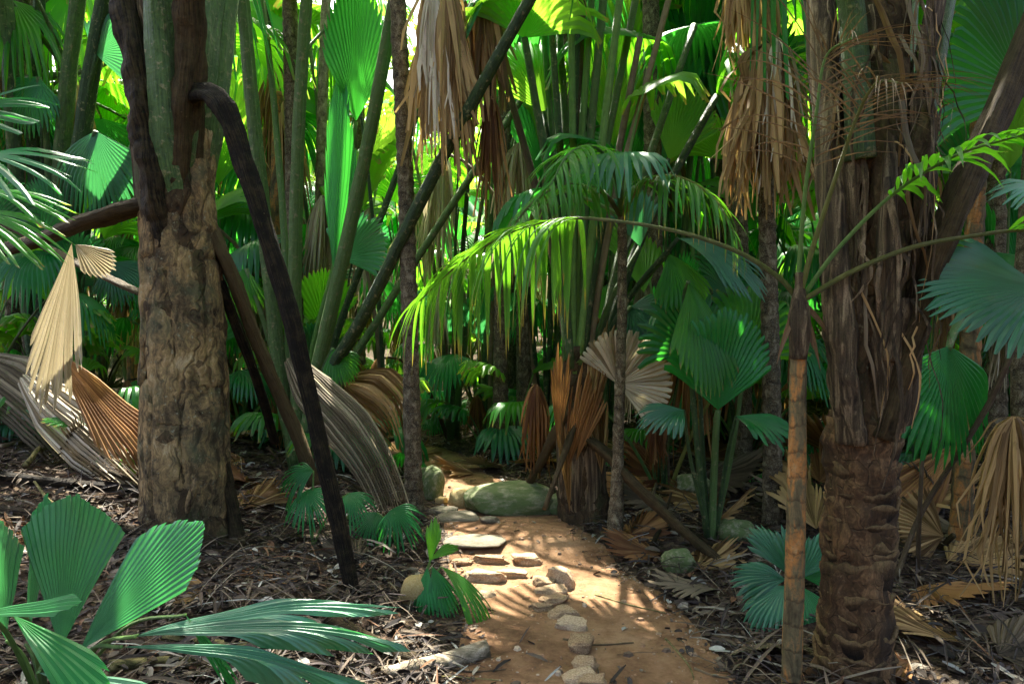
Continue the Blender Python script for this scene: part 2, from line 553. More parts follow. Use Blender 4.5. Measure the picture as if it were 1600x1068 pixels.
oldbark('bark_ring', [(.36, (.016, .010, .006)), (.50, (.085, .048, .021)), (.64, (.26, .15, .065))], (.05, .03, .013), (.17, .115, .06), (9, 9, 9), .02, .3)
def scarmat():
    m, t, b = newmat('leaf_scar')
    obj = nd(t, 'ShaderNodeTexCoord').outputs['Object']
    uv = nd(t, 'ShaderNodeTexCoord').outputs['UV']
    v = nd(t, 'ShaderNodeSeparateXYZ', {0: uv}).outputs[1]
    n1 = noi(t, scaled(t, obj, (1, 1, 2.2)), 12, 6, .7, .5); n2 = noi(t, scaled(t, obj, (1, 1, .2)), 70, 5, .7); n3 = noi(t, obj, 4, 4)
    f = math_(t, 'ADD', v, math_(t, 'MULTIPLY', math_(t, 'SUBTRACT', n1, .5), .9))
    c = ramp(t, f, [(.15, (.010, .007, .004)), (.45, (.028, .017, .008)), (.72, (.07, .042, .018)), (.95, (.18, .115, .05))]).outputs[0]  # ring foot darkened towards the crease: shade put into the colour, plus fungus
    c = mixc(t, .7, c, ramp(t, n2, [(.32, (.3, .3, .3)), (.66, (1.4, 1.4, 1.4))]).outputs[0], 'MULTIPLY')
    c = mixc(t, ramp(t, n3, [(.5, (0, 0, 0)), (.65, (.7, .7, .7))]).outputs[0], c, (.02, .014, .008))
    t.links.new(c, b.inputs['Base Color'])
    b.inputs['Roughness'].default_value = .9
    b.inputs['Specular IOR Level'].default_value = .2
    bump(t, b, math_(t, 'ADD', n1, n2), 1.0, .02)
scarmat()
barkmat('bark_slender', [(.36, (.045, .034, .016)), (.48, (.13, .10, .045)), (.57, (.33, .14, .035)), (.68, (.34, .26, .13))], (.07, .06, .028), 12, (1, 1, .28), .8, .01, rings=(9, (.05, .035, .018)))
barkmat('bark_lichen', [(.32, (.020, .014, .008)), (.52, (.085, .06, .03)), (.70, (.26, .22, .14))], (.30, .29, .20), 22, (1, 1, .6), .9, .012, rings=(9, (.012, .008, .005)))
barkmat('bark_pale', [(.32, (.08, .065, .04)), (.52, (.24, .195, .12)), (.70, (.44, .37, .25))], (.08, .065, .04), 18, (1, 1, .5), .8, .012, rings=(10, (.04, .03, .02)))
barkmat('fibre', [(.34, (.016, .011, .006)), (.5, (.085, .060, .032)), (.66, (.30, .225, .13))], (.02, .013, .007), 34, (1, 1, .05), 1.0, .02)
barkmat('log_wood', [(.34, (.07, .055, .032)), (.5, (.26, .21, .14)), (.66, (.46, .40, .30))], (.09, .09, .045), 26, (.25, 1, 1), 1.0, .012)
barkmat('moss_root', [(.34, (.04, .035, .014)), (.5, (.16, .135, .05)), (.66, (.28, .23, .10))], (.045, .06, .015), 24, (.3, 1, 1), 1.0, .012)
barkmat('splinter', [(.34, (.20, .13, .05)), (.5, (.42, .30, .14)), (.66, (.6, .48, .27))], (.12, .07, .03), 30, (1, 1, .1), 1.0, .012)

def stonemat(name, cols, moss=None, mf=.5):
    m, t, b = newmat(name)
    obj = nd(t, 'ShaderNodeTexCoord').outputs['Object']
    oi = nd(t, 'ShaderNodeObjectInfo').outputs['Random']
    n1 = noi(t, obj, 9, 8, .65)
    n2 = noi(t, obj, 60, 5, .7)
    f = math_(t, 'ADD', math_(t, 'MULTIPLY', n1, .8), math_(t, 'MULTIPLY', n2, .2))
    f = math_(t, 'ADD', f, math_(t, 'MULTIPLY', math_(t, 'SUBTRACT', oi, .5), .2))
    c = ramp(t, f, cols).outputs[0]
    if moss:
        n3 = noi(t, obj, 3.5, 6, .6)
        n3 = math_(t, 'ADD', math_(t, 'MULTIPLY', n3, .7), math_(t, 'MULTIPLY', n2, .3))
        mc = mixc(t, n2, [k * .5 for k in moss], [k * 1.7 for k in moss])
        c = mixc(t, ramp(t, n3, [(mf - .08, (0, 0, 0)), (mf + .12, (.9, .9, .9))]).outputs[0], c, mc)
    t.links.new(c, b.inputs['Base Color'])
    b.inputs['Roughness'].default_value = .88
    b.inputs['Specular IOR Level'].default_value = .3
    bump(t, b, math_(t, 'ADD', n1, math_(t, 'MULTIPLY', n2, .5)), .7, .02)
stonemat('stone', [(.32, (.15, .085, .04)), (.5, (.36, .24, .13)), (.66, (.58, .44, .28))])
stonemat('stone_slab', [(.3, (.10, .09, .06)), (.5, (.20, .17, .12)), (.7, (.32, .27, .2))], (.07, .085, .04), .56)
stonemat('boulder_moss', [(.3, (.16, .15, .09)), (.5, (.34, .31, .21)), (.7, (.5, .46, .34))], (.07, .11, .028), .40)
stonemat('boulder_tan', [(.3, (.22, .15, .05)), (.5, (.36, .26, .10)), (.7, (.46, .36, .17))])

def groundmat():
    m, t, b = newmat('soil')
    obj = nd(t, 'ShaderNodeTexCoord').outputs['Object']
    n1 = noi(t, obj, 1.6, 6); n2 = noi(t, obj, 22, 8, .7)
    vo = nd(t, 'ShaderNodeTexVoronoi', {'Vector': obj, 'Scale': 26.0})
    c = ramp(t, n2, [(.32, (.018, .011, .007)), (.55, (.055, .037, .024)), (.75, (.13, .09, .055))]).outputs[0]
    c = mixc(t, ramp(t, n1, [(.45, (0, 0, 0)), (.7, (.6, .6, .6))]).outputs[0], c, (.075, .045, .028))
    cr_ = ramp(t, vo.outputs['Color'], [(.62, (0, 0, 0)), (.8, (.7, .7, .7))]).outputs[0]
    c = mixc(t, cr_, c, (.17, .12, .07))
    t.links.new(c, b.inputs['Base Color'])
    b.inputs['Roughness'].default_value = .95
    b.inputs['Specular IOR Level'].default_value = .15
    bump(t, b, math_(t, 'ADD', n2, vo.outputs['Distance']), 1.0, .04)
    m, t, b = newmat('path_sand')
    obj = nd(t, 'ShaderNodeTexCoord').outputs['Object']
    n1 = noi(t, obj, 1.5, 6, .6, .4); n2 = noi(t, obj, 45, 9, .75); n3 = noi(t, obj, 7, 6, .65, .3); n4 = noi(t, obj, 180, 4, .8)
    f = math_(t, 'ADD', math_(t, 'MULTIPLY', n1, .45), math_(t, 'ADD', math_(t, 'MULTIPLY', n3, .35), math_(t, 'MULTIPLY', n2, .2)))
    c = ramp(t, f, [(.38, (.095, .048, .022)), (.5, (.24, .132, .064)), (.62, (.36, .22, .12))]).outputs[0]
    sp = ramp(t, n4, [(.30, (.35, .35, .35)), (.42, (0, 0, 0))]).outputs[0]
    c = mixc(t, sp, c, (.05, .03, .018))
    sp2 = ramp(t, n2, [(.66, (0, 0, 0)), (.74, (.6, .6, .6))]).outputs[0]
    c = mixc(t, sp2, c, (.42, .30, .19))
    t.links.new(c, b.inputs['Base Color'])
    b.inputs['Roughness'].default_value = .93
    b.inputs['Specular IOR Level'].default_value = .2
    bump(t, b, math_(t, 'ADD', math_(t, 'MULTIPLY', n3, 1.2), math_(t, 'ADD', math_(t, 'MULTIPLY', n2, .5), math_(t, 'MULTIPLY', n4, .15))), .9, .03)
    m, t, b = newmat('litter')
    a = nd(t, 'ShaderNodeVertexColor', layer_name='Col').outputs[0]
    obj = nd(t, 'ShaderNodeTexCoord').outputs['Object']
    n2 = noi(t, obj, 70, 5, .7)
    c = mixc(t, .6, a, ramp(t, n2, [(.3, (.45, .45, .45)), (.7, (1.2, 1.2, 1.2))]).outputs[0], 'MULTIPLY')
    t.links.new(c, b.inputs['Base Color'])
    b.inputs['Roughness'].default_value = .75
    b.inputs['Specular IOR Level'].default_value = .3
groundmat()

# ------------------------------------------------------------------ the setting: ground and path
def axis(lo, hi, c, fine, n):
    out = []
    a = math.asinh((lo - c) / fine); b = math.asinh((hi - c) / fine)
    return [c + fine * math.sinh(a + (b - a) * i / n) for i in range(n + 1)]
gx = axis(-160, 160, 0, 2.2, 230)
gy = axis(-60, 190, 4.5, 2.6, 230)
mb = MB()
mb.grid([[Vector((x, y, h(x, y))) for x in gx] for y in gy], ([x for x in gx], [y for y in gy]))
tag(mb.build('ground', 'soil'), kind='structure')
mb = MB()
rows = []; ys = []
rg = random.Random(4)
y = -4.0
while y < 11.5:
    c, hw = path_at(y)
    row = []
    for k in range(29):
        e = -1 + 2 * k / 28
        x = c + e * hw * (1.06 + .09 * noise.noise(Vector((y * 2.2, math.copysign(3, e), 0))) * abs(e))
        row.append(Vector((x, y, path_h(x, y))))
    rows.append(row); ys.append(y)
    y += .055 if y < 8 else .15
mb.grid(rows, ([k / 28 for k in range(29)], ys))
tag(mb.build('path', 'path_sand'), kind='structure')

# ------------------------------------------------------------------ library of fronds for the repeated palms
LIB = {}
def lib_fan(key, Lp, e0, e1, R, seed, matb, n=22, A=1.35, pitch=.5, bend=.8, cut=.68, sag=.25, side=.5, tatter=.1, r0=.035, r1=.014, K=6, mats='stalk_green', costa=.3, fold=0):
    rng = random.Random(seed)
    pts = [Vector((0, 0, 0))]
    p = Vector((0, 0, 0))
    S = 10
    for i in range(S):
        e = R_(e0 + (e1 - e0) * (i / S) ** 1.4)
        p = p + Vector((0, math.cos(e), math.sin(e))) * (Lp / S)
        pts.append(p.copy())
    mp = MB(); tube(mp, pts, lambda t: r0 + (r1 - r0) * t, 7, stalk_prof)
    e = R_(e1) - pitch
    y = Vector((0, math.cos(e), math.sin(e)))
    z = Vector((0, -math.sin(e), math.cos(e)))
    m2 = MB(); fan_blade(m2, frame_mat(p, y, z), R, n, A, cut, .35, bend, side, fold, K, rng, tatter, sag, costa)
    LIB[key] = (mp.mesh('petiole', mats), m2.mesh('blade', matb))
def lib_feather(key, L, e0, e1, n, Lm, W, seed, matb, droop=1.2, r0=.022, mats='stalk_bright', t0=.18):
    rng = random.Random(seed)
    pts = [Vector((0, 0, 0))]
    p = Vector((0, 0, 0))
    S = 14
    for i in range(S):
        e = R_(e0 + (e1 - e0) * (i / S))
        p = p + Vector((0, math.cos(e), math.sin(e))) * (L / S)
        pts.append(p.copy())
    mp = MB(); tube(mp, pts, lambda t: r0 * (1 - .85 * t), 6)
    m2 = MB(); pinnate(m2, pts, n, Lm, W, rng, t0, droop)
    LIB[key] = (mp.mesh('petiole', mats), m2.mesh('blade', matb))
def lib_skirt(key, L, wid, seed, matb, n=46):
    rng = random.Random(seed)
    m2 = MB(); dead_skirt(m2, (0, .06, 0), L, wid, n, rng, .6, (0, .12), .04)
    LIB[key] = (None, m2.mesh('dead_leaf', matb))

for i, (lp, e0, e1, R, mt, pit, bnd, sg) in enumerate([
        (3.6, 86, 74, 1.05, 'leaf_green', .2, .7, .2), (4.2, 82, 62, 1.15, 'leaf_lime', .35, .9, .3), (3.0, 78, 55, 1.0, 'leaf_green', .6, 1.0, .35),
        (2.4, 72, 40, .95, 'leaf_emerald', .8, 1.1, .4), (4.8, 88, 78, 1.2, 'leaf_lime', .3, .8, .3), (1.8, 66, 30, .8, 'leaf_emerald', .7, 1.0, .35),
        (3.3, 84, 60, 1.0, 'leaf_emerald', 1.2, 1.2, .5), (2.9, 80, 66, .9, 'leaf_teal', .1, .4, .1)]):
    lib_fan('young%d' % i, lp, e0, e1, R, 50 + i, mt, n=20, A=1.05 + .1 * (i % 3), pitch=pit, bend=bnd, sag=sg * .6, cut=[.55, .72, .9, .62][i % 4], tatter=.1, r0=.026, r1=.012, mats=['stalk_green', 'stalk_bright', 'stalk_green', 'stalk_yellow'][i % 4])
for i, (lp, e0, e1, R, mt, A0) in enumerate([(2.6, 88, 82, 1.25, 'leaf_emerald', .55), (3.4, 84, 76, 1.35, 'leaf_lime', .62), (2.0, 80, 70, 1.1, 'leaf_green', .7), (1.4, 74, 60, 1.0, 'leaf_teal', .8)]):
    lib_fan('young%d' % (8 + i), lp, e0, e1, R, 60 + i, mt, n=18, A=A0, pitch=.05, bend=.25, sag=.03, cut=.95, tatter=.05, side=.3, costa=.5, r0=.024, r1=.011, fold=.15, K=7)
for i, (lp, e0, e1, R, mt, pit, bnd, sg) in enumerate([
        (1.6, 75, 60, .95, 'leaf_green', .5, .8, .3), (1.6, 55, 30, 1.0, 'leaf_lime', .6, 1.0, .4), (1.7, 35, 0, 1.0, 'leaf_green', .7, 1.0, .5),
        (1.5, 10, -30, .95, 'leaf_emerald', .8, .9, .5), (1.4, 64, 44, .9, 'leaf_lime', .4, .9, .35)]):
    lib_fan('crown%d' % i, lp, e0, e1, R, 80 + i, mt, pitch=pit, bend=bnd, sag=sg, cut=.55, tatter=.15, r0=.03, r1=.013)
for i, (L, e0, e1, mt) in enumerate([(2.2, 72, -25, 'leaf_feather'), (2.4, 52, -45, 'leaf_green'), (2.2, 25, -65, 'leaf_feather'), (2.0, 80, 10, 'leaf_lime')]):
    lib_feather('feather%d' % i, L, e0, e1, 30, .62, .035, 120 + i, mt)
for i in range(3):
    lib_skirt('skirt%d' % i, 1.5 + .2 * i, .30 + .05 * i, 140 + i, ['leaf_dead', 'leaf_dead', 'leaf_rust'][i])
for i, (lp, e0, e1, R, mt) in enumerate([(.55, 75, 50, .45, 'leaf_emerald'), (.7, 62, 35, .5, 'leaf_green'), (.45, 45, 20, .42, 'leaf_teal'), (.8, 82, 66, .5, 'leaf_lime'), (.5, 30, 5, .4, 'leaf_emerald')]):
    lib_fan('low%d' % i, lp, e0, e1, R, 160 + i, mt, n=14, A=1.15, pitch=.3, bend=.8, sag=.25, cut=.75, r0=.012, r1=.006, K=5, mats='stalk_bright')
for i in range(3):
    rng = random.Random(180 + i)
    m2 = MB(); fan_blade(m2, frame_mat(Vector((0, 0, .03)), (0, 1, .05), (0, 0, 1)), 1.0, 24, 1.0 + .2 * i, .6, .5, -.25, .25, 0, 6, rng, .35, .02, .3)
    LIB['fallen%d' % i] = (None, m2.mesh('dead_leaf', ['leaf_dead', 'leaf_dead_dull', 'leaf_rust'][i]))

for i, (lp, e0, e1, L, mt) in enumerate([(2.2, 84, -10, 1.1, 'leaf_dead'), (1.5, 70, -30, .9, 'leaf_rust'), (2.8, 86, 10, 1.2, 'leaf_dead_pale')]):
    rng = random.Random(190 + i)
    p = Vector((0, 0, 0)); pts = [p.copy()]
    for k in range(12):
        e = R_(e0 + (e1 - e0) * (k / 12) ** 3)
        p = p + Vector((0, math.cos(e), math.sin(e))) * (lp / 12); pts.append(p.copy())
    mp = MB(); tube(mp, pts, lambda t: .026 - .014 * t, 7, stalk_prof)
    m2 = MB(); dead_skirt(m2, p, L, .24, 40, rng, .7, (0, .05), .04)
    LIB['deadfrond%d' % i] = (mp.mesh('petiole', 'stalk_dry' if i != 1 else 'stalk_dead'), m2.mesh('blade', mt))

def trunk_mesh(key, H, r0, r1, seed, mat, ring=.11, lean=.25):
    rng = random.Random(seed)
    ax, ay = rng.uniform(-lean, lean), rng.uniform(-lean, lean)
    S = int(H / ring) * 2
    pts = [Vector((ax * (i / S) ** 2 + .05 * math.sin(3 * i / S + seed), ay * (i / S) ** 2, H * i / S - .15)) for i in range(S + 1)]
    mb = MB()
    rr = [(r0 + (r1 - r0) * (i / S) + r0 * .5 * math.exp(-i / S * H / .25)) * (1.0 + (.045 if i % 2 else -.045)) for i in range(S + 1)]
    tube(mb, pts, rr, 11)
    LIB[key] = (mb.mesh('trunk', mat), pts[-1])
trunk_mesh('t0', 6.5, .085, .06, 1, 'bark_lichen')
trunk_mesh('t1', 8.0, .075, .055, 2, 'bark_pale')
trunk_mesh('t2', 5.0, .10, .08, 3, 'bark_slender')
trunk_mesh('t3', 9.5, .11, .08, 4, 'bark_lichen')

def inst(name, me, parent, rz=0.0, s=1.0, loc=(0, 0, 0), rx=0.0):
    o = bpy.data.objects.new(name, me)
    COL.objects.link(o)
    o.parent = parent
    o.location = loc
    o.rotation_euler = (rx, 0, rz)
    o.scale = (s, s, s) if not isinstance(s, tuple) else s
    return o
def add_frond(root, key, rz, s, loc, rx=0.0):
    pm, bm_ = LIB[key]
    if pm:
        p = inst('petiole', pm, root, rz, s, loc, rx)
        inst('blade', bm_, p)
        return p
    return inst('dead_leaf', bm_, root, rz, s, loc, rx)

GAPS = []           # openings in the canopy: (point on the ground or on a leaf, radius)
def in_gap(p, extra=0.0):
    for q, r in GAPS:
        v = Vector(p) - q
        t = v.dot(SD)
        if t > 0 and (v - SD * t).length < r + extra: return True
    return False

def palm(kind, loc, rng, label, cat, group, sc_=1.0, nf=None, trunk=None, name='palm_tree', skirts=2, keys=None):
    root = thing(name, loc, label, cat, group)
    rz0 = rng.uniform(0, 6.28)
    root.rotation_euler = (0, 0, rz0)
    def world(key, rz, s, l):
        bmx = LIB[key][1]
        v = Matrix.Rotation(rz0, 3, 'Z') @ (Vector(l) + Matrix.Rotation(rz, 3, 'Z') @ (CEN[key] * s))
        return Vector(loc) + v
    if kind == 'young':
        n = nf or rng.randint(8, 12)
        for i in range(n):
            key = 'young%d' % (rng.choice(keys) if keys else rng.randrange(12))
            rz = 2.4 * i + rng.uniform(-.5, .5); s = sc_ * rng.uniform(.8, 1.15)
            if in_gap(world(key, rz, s, (0, 0, 0)), RAD[key] * s): continue
            add_frond(root, key, rz, s, (rng.uniform(-.06, .06), rng.uniform(-.06, .06), -.1))
        for i in range(rng.choice([1, 1, 2, 3])):
            add_frond(root, 'deadfrond%d' % rng.randrange(3), rng.uniform(0, 6.28), sc_ * rng.uniform(.7, 1.1), (rng.uniform(-.06, .06), rng.uniform(-.06, .06), -.1))
    else:
        t = trunk or 't%d' % rng.randrange(4)
        me, top = LIB[t]
        inst('trunk', me, root, 0, sc_)
        tp = Vector(top) * sc_
        n = nf or rng.randint(8, 11)
        for i in range(n):
            key = ('crown%d' % rng.randrange(5)) if kind == 'fan' else ('feather%d' % rng.randrange(4))
            rz = 2.4 * i + rng.uniform(-.4, .4); s = rng.uniform(.85, 1.2)
            if in_gap(world(key, rz, s, tp), RAD[key] * s): continue
            add_frond(root, key, rz, s, tp - Vector((0, 0, .05)))
        if kind == 'fan':
            for i in range(skirts):
                add_frond(root, 'skirt%d' % rng.randrange(3), rng.uniform(0, 6.28), rng.uniform(.7, 1.1), tp - Vector((0, 0, .1)))
    return root
CEN = {}; RAD = {}
for k, (a, b_) in list(LIB.items()):
    if isinstance(b_, bpy.types.Mesh):
        co = np.empty(len(b_.vertices) * 3); b_.vertices.foreach_get('co', co); co = co.reshape(-1, 3)
        CEN[k] = Vector(co.mean(0)); RAD[k] = float(np.percentile(np.linalg.norm(co - co.mean(0), axis=1), 85))
GAPS += [(G(785, 900), .25), (P(75, 500, 5.25), .18), (P(160, 630, 5.45), .25), (G(125, 740), .2), (P(770, 450, 3.85), .08), (P(110, 850, 2.5), .18), (P(1545, 430, 2.9), .10), (P(1000, 330, 5.8), .18),
         (P(690, 150, 5.5), .2), (P(1190, 240, 5.2), .2), (P(555, 690, 5.5), .15), (G(1530, 1010), .15), (P(785, 765, 7.0), .15)]

# ------------------------------------------------------------------ hero things
def stalk_px(name, parent, pts, w0, w1, mat, n=10, m=7):
    q = [P(*p) for p in pts]
    r0 = w0 / 2 / FPX * pts[0][2]; r1 = w1 / 2 / FPX * pts[-1][2]
    if mat in ('stalk_dead', 'bark_core', 'fibre'): return stalk(q, r0, r1, 16, 14, .30).build(name, mat, parent)
    return stalk(q, r0, r1, n, m).build(name, mat, parent)
def fan_px(name, parent, base, tip, nrm, mat, seed=0, **kw):
    b = P(*base); t = P(*tip)
    mb = MB()
    Rr = kw.pop('R', None) or (t - b).length
    fan_blade(mb, frame_mat(b, t - b, nrm), Rr, rng=random.Random(seed), **kw)
    return mb.build(name, mat, parent)
def skirt_px(name, parent, top, bottom_y, wpx, mat, n, seed, W=.035, lean=0, **kw):
    p = P(*top); d = top[2]
    L = (bottom_y - top[1]) / FPX * d
    mb = MB()
    dead_skirt(mb, p, L, wpx / 2 / FPX * d, n, random.Random(seed), .6, (lean, 0), W, **kw)
    return mb.build(name, mat, parent)
def trunk_px(parent, pts, w, mat, ring=.07, amp=.04, n=18, seed=0, rough=.03, name='trunk', flare=.3):
    q = [P(*p) for p in pts]
    c = cr(q, 10)
    L = sum((a - b).length for a, b in zip(c, c[1:]))
    S = max(20, int(L / ring) * 3)
    acc = [0]
    for a, b in zip(c, c[1:]): acc.append(acc[-1] + (b - a).length)
    pts2 = []; rads = []
    j = 0
    for i in range(S + 1):
        s = L * i / S
        while j < len(c) - 2 and acc[j + 1] < s: j += 1
        f = (s - acc[j]) / max(1e-6, acc[j + 1] - acc[j])
        p = c[j].lerp(c[j + 1], f)
        pts2.append(p)
        tt = i / S * (len(w) - 1); k = min(int(tt), len(w) - 2)
        wp = w[k] + (w[k + 1] - w[k]) * (tt - k)
        r = wp / 2 / FPX * p.y
        rads.append(r * (1 + amp * (1, 0, -1)[i % 3]) + r * flare * math.exp(-s / .15))
    def prof(a, t):
        return 1 + rough * 2.4 * noise.fractal(Vector((math.cos(a) * 1.5 + seed, math.sin(a) * 1.5, t * L * 5)), .8, 2, 4)
    mb = MB(); tube(mb, pts2, rads, n, prof)
    return mb.build(name, mat, parent)
def shell(mb, axis_pts, rad, a0, a1, off, rng, rows=9, cols=5, taper=.5, lift=0.0, jag=.08):
    """an irregular curved plate lying on a round trunk; a = angle, 0 faces the camera"""
    c = cr(axis_pts, 6)
    out = []
    s0, s1 = rng.uniform(0, 90), rng.uniform(0, 90)
    sk = rng.uniform(-.35, .35)
    ed0 = [jag * 2.2 * noise.fractal(Vector((s0, i * .35, 0)), 1, 2, 3) for i in range(rows + 1)]
    ed1 = [jag * 2.2 * noise.fractal(Vector((s1, i * .35, 0)), 1, 2, 3) for i in range(rows + 1)]
    for i in range(rows + 1):
        t = i / rows
        f = t * (len(c) - 1); j = min(int(f), len(c) - 2)
        p = c[j].lerp(c[j + 1], f - j)
        sh = 1 - taper * (abs(2 * t - 1) ** 3)
        am = (a0 + a1) / 2; hw = (a1 - a0) / 2 * sh
        row = []
        r = rad(t) if callable(rad) else rad
        for k in range(cols + 1):
            e = -1 + 2 * k / cols
            a = am + e * hw + sk * (t - .5) * (a1 - a0) + (ed0[i] if k == 0 else 0) + (ed1[i] if k == cols else 0)
            edge = 1 if (0 < k < cols and 0 < i < rows) else 0
            rr = r + (off * (.7 + .5 * noise.noise(Vector((a * 2, p.z * 5, off * 50)))) if edge else -.004) + lift * t * t
            row.append(p + Vector((math.sin(a) * rr, -math.cos(a) * rr, 0)))
        out.append(row)
    mb.grid(out, ([k / cols for k in range(cols + 1)], [i / rows for i in range(rows + 1)]))

exec_parts = []
# --- the thick palm with flaking ochre bark on the left bank
d = 4.8
g0 = P(292, 838, d); g0.z = h(g0.x, g0.y)
A_ = thing('palm_tree', g0, 'thick palm trunk with flaking ochre bark and dark leaf bases on the left bank', 'palm tree')
axisL = [(300, 870, d), (292, 820, d), (290, 700, d), (290, 560, d), (285, 430, d), (277, 320, d), (272, 230, d), (280, 100, d), (285, -60, d), (290, -260, d)]
trunk_px(A_, axisL, [134, 124, 116, 112, 106, 98, 88, 72, 60, 46], 'bark_core', .12, .012, 26, 3, .05, flare=.12)
rng = random.Random(11)
def axL(y):
    for a, b in zip(axisL, axisL[1:]):
        if y <= a[1] and y >= b[1]:
            t = (a[1] - y) / (a[1] - b[1])
            return a[0] + (b[0] - a[0]) * t
    return 290
def wL(y): return max(82, min(122, 82 + (y - 120) * .075))
for (y0, y1, a0, a1) in [(815, 590, -1.6, -.30), (810, 560, -.42, .38), (815, 600, .28, 1.6), (620, 400, -.75, .12), (610, 380, -1.75, -.65), (620, 385, .10, 1.0), (610, 400, .9, 1.9), (430, 255, -.30, .50),
                         (420, 240, -1.7, -.75), (410, 255, -.85, -.20), (410, 235, .45, 1.6), (300, 140, -.35, .75), (270, 120, .75, 1.8), (280, 110, -1.6, -.35),
                         (820, 560, 1.6, 2.8), (800, 500, 2.7, 3.9), (810, 520, 3.8, 4.7), (540, 250, 1.8, 3.1), (530, 240, 3.0, 4.5)]:
    mb = MB()
    ym = (y0 + y1) / 2
    shell(mb, [P(axL(y0), y0, d), P(axL(ym), ym, d), P(axL(y1), y1, d)], lambda t, y0=y0, y1=y1: wL(y0 + (y1 - y0) * t) / 2 / FPX * d, a0, a1, .022 + rng.uniform(0, .02), rng, 20, 9, .30, 0, .09)
    mb.build('bark_plate', 'bark_plate', A_)
for (y0, y1, a0, a1, lf) in [(360, 190, -1.0, -.1, .05), (345, 170, .0, .9, .06), (370, 200, .8, 1.8, .06), (350, 180, -1.9, -.9, .07), (275, 110, -.6, .3, .06), (260, 95, .3, 1.2, .08), (265, 100, -1.4, -.5, .08), (180, 20, -.2, .7, .05), (170, 10, -1.1, -.2, .07)]:
    mb = MB(); ym = (y0 + y1) / 2
    shell(mb, [P(axL(y), y, d) for y in (y0, ym, y1)], lambda t, y0=y0, y1=y1: (wL(y0 + (y1 - y0) * t) / 2 + 4) / FPX * d, a0, a1, .03, rng, 14, 7, .6, lf, .10)
    mb.build('leaf_base', ['bark_core', 'bark_plate', 'fibre'][int(y0) % 3], A_)
# living and dead leaf stalks of that palm
for pts, w0, w1, mt, dd in [
        ([(268, 380, 4.72), (250, 290, 4.62), (236, 190, 4.6), (216, 80, 4.6), (185, -80, 4.7), (120, -400, 5.0)], 62, 40, 'stalk_dead', 0),
        ([(285, 330, 4.75), (268, 230, 4.62), (258, 110, 4.56), (250, 0, 4.5), (235, -150, 4.3), (190, -480, 3.9)], 68, 44, 'stalk_green', 1),
        ([(285, 330, 4.8), (302, 230, 4.7), (318, 110, 4.7), (332, -10, 4.9), (380, -220, 5.4), (470, -430, 6.2)], 46, 34, 'stalk_green', 1),
        ([(300, 330, 4.85), (330, 230, 4.8), (345, 130, 4.85), (358, 0, 5.0), (400, -200, 5.2), (520, -460, 5.4)], 34, 26, 'stalk_green', 1),
        ([(295, 200, 4.95), (290, 60, 5.2), (270, -100, 5.7), (240, -350, 6.6)], 60, 40, 'stalk_green', 1),
        ([(285, 290, 4.7), (292, 170, 4.58), (300, 60, 4.5), (300, -60, 4.3), (320, -330, 3.7)], 54, 40, 'stalk_dead', 0)]:
    o = stalk_px('petiole' if dd else 'dead_petiole', A_, pts, w0, w1, mt)
    if dd:
        a = pts[-1]; q = P(*a); v = q - P(*pts[-2])
        mb = MB(); fan_blade(mb, frame_mat(q, (v.normalized() + Vector((0, 0, -.4))), Vector((0, 0, 1)) - v.normalized()), 1.35, 26, 1.3, .7, .35, .8, .4, 0, 6, random.Random(len(v) + int(a[0])), .1, .3)
        mb.build('blade', 'leaf_green', o)
stalk_px('dead_petiole', A_, [(288, 235, 4.9), (294, 175, 4.74), (306, 148, 4.56), (324, 146, 4.47), (345, 160, 4.40), (368, 215, 4.38), (405, 330, 4.35), (450, 480, 4.3), (500, 690, 4.25), (530, 830, 4.2), (562, 975, 4.12)], 30, 21, 'stalk_dead', 12)
stalk_px('dead_petiole', A_, [(300, 300, 4.8), (338, 380, 4.82), (366, 440, 4.9), (405, 545, 5.1), (455, 660, 5.3), (492, 755, 5.4)], 24, 24, 'stalk_dead')
stalk_px('dead_petiole', A_, [(310, 380, 4.85), (345, 450, 4.9), (362, 490, 5.0), (400, 590, 5.2), (430, 690, 5.5)], 20, 16, 'stalk_dead')
stalk_px('dead_petiole', A_, [(240, 318, 4.75), (190, 328, 4.7), (120, 350, 4.8), (50, 378, 5.1), (-60, 405, 5.6)], 34, 22, 'stalk_dead')
stalk_px('dead_petiole', A_, [(250, 470, 5.0), (180, 440, 5.5), (100, 400, 6.0), (0, 345, 6.4)], 14, 12, 'stalk_dead')
stalk_px('dead_petiole', A_, [(320, 640, 4.85), (348, 730, 4.82), (362, 790, 4.8), (376, 865, 4.7)], 18, 26, 'stalk_dead')
mb = MB(); shell(mb, [P(296, 800, 4.5), P(302, 770, 4.48), P(308, 745, 4.5)], .03, -1.2, 1.2, .01, rng, 5, 4)
mb.build('bark_chip', 'bark_plate', A_)

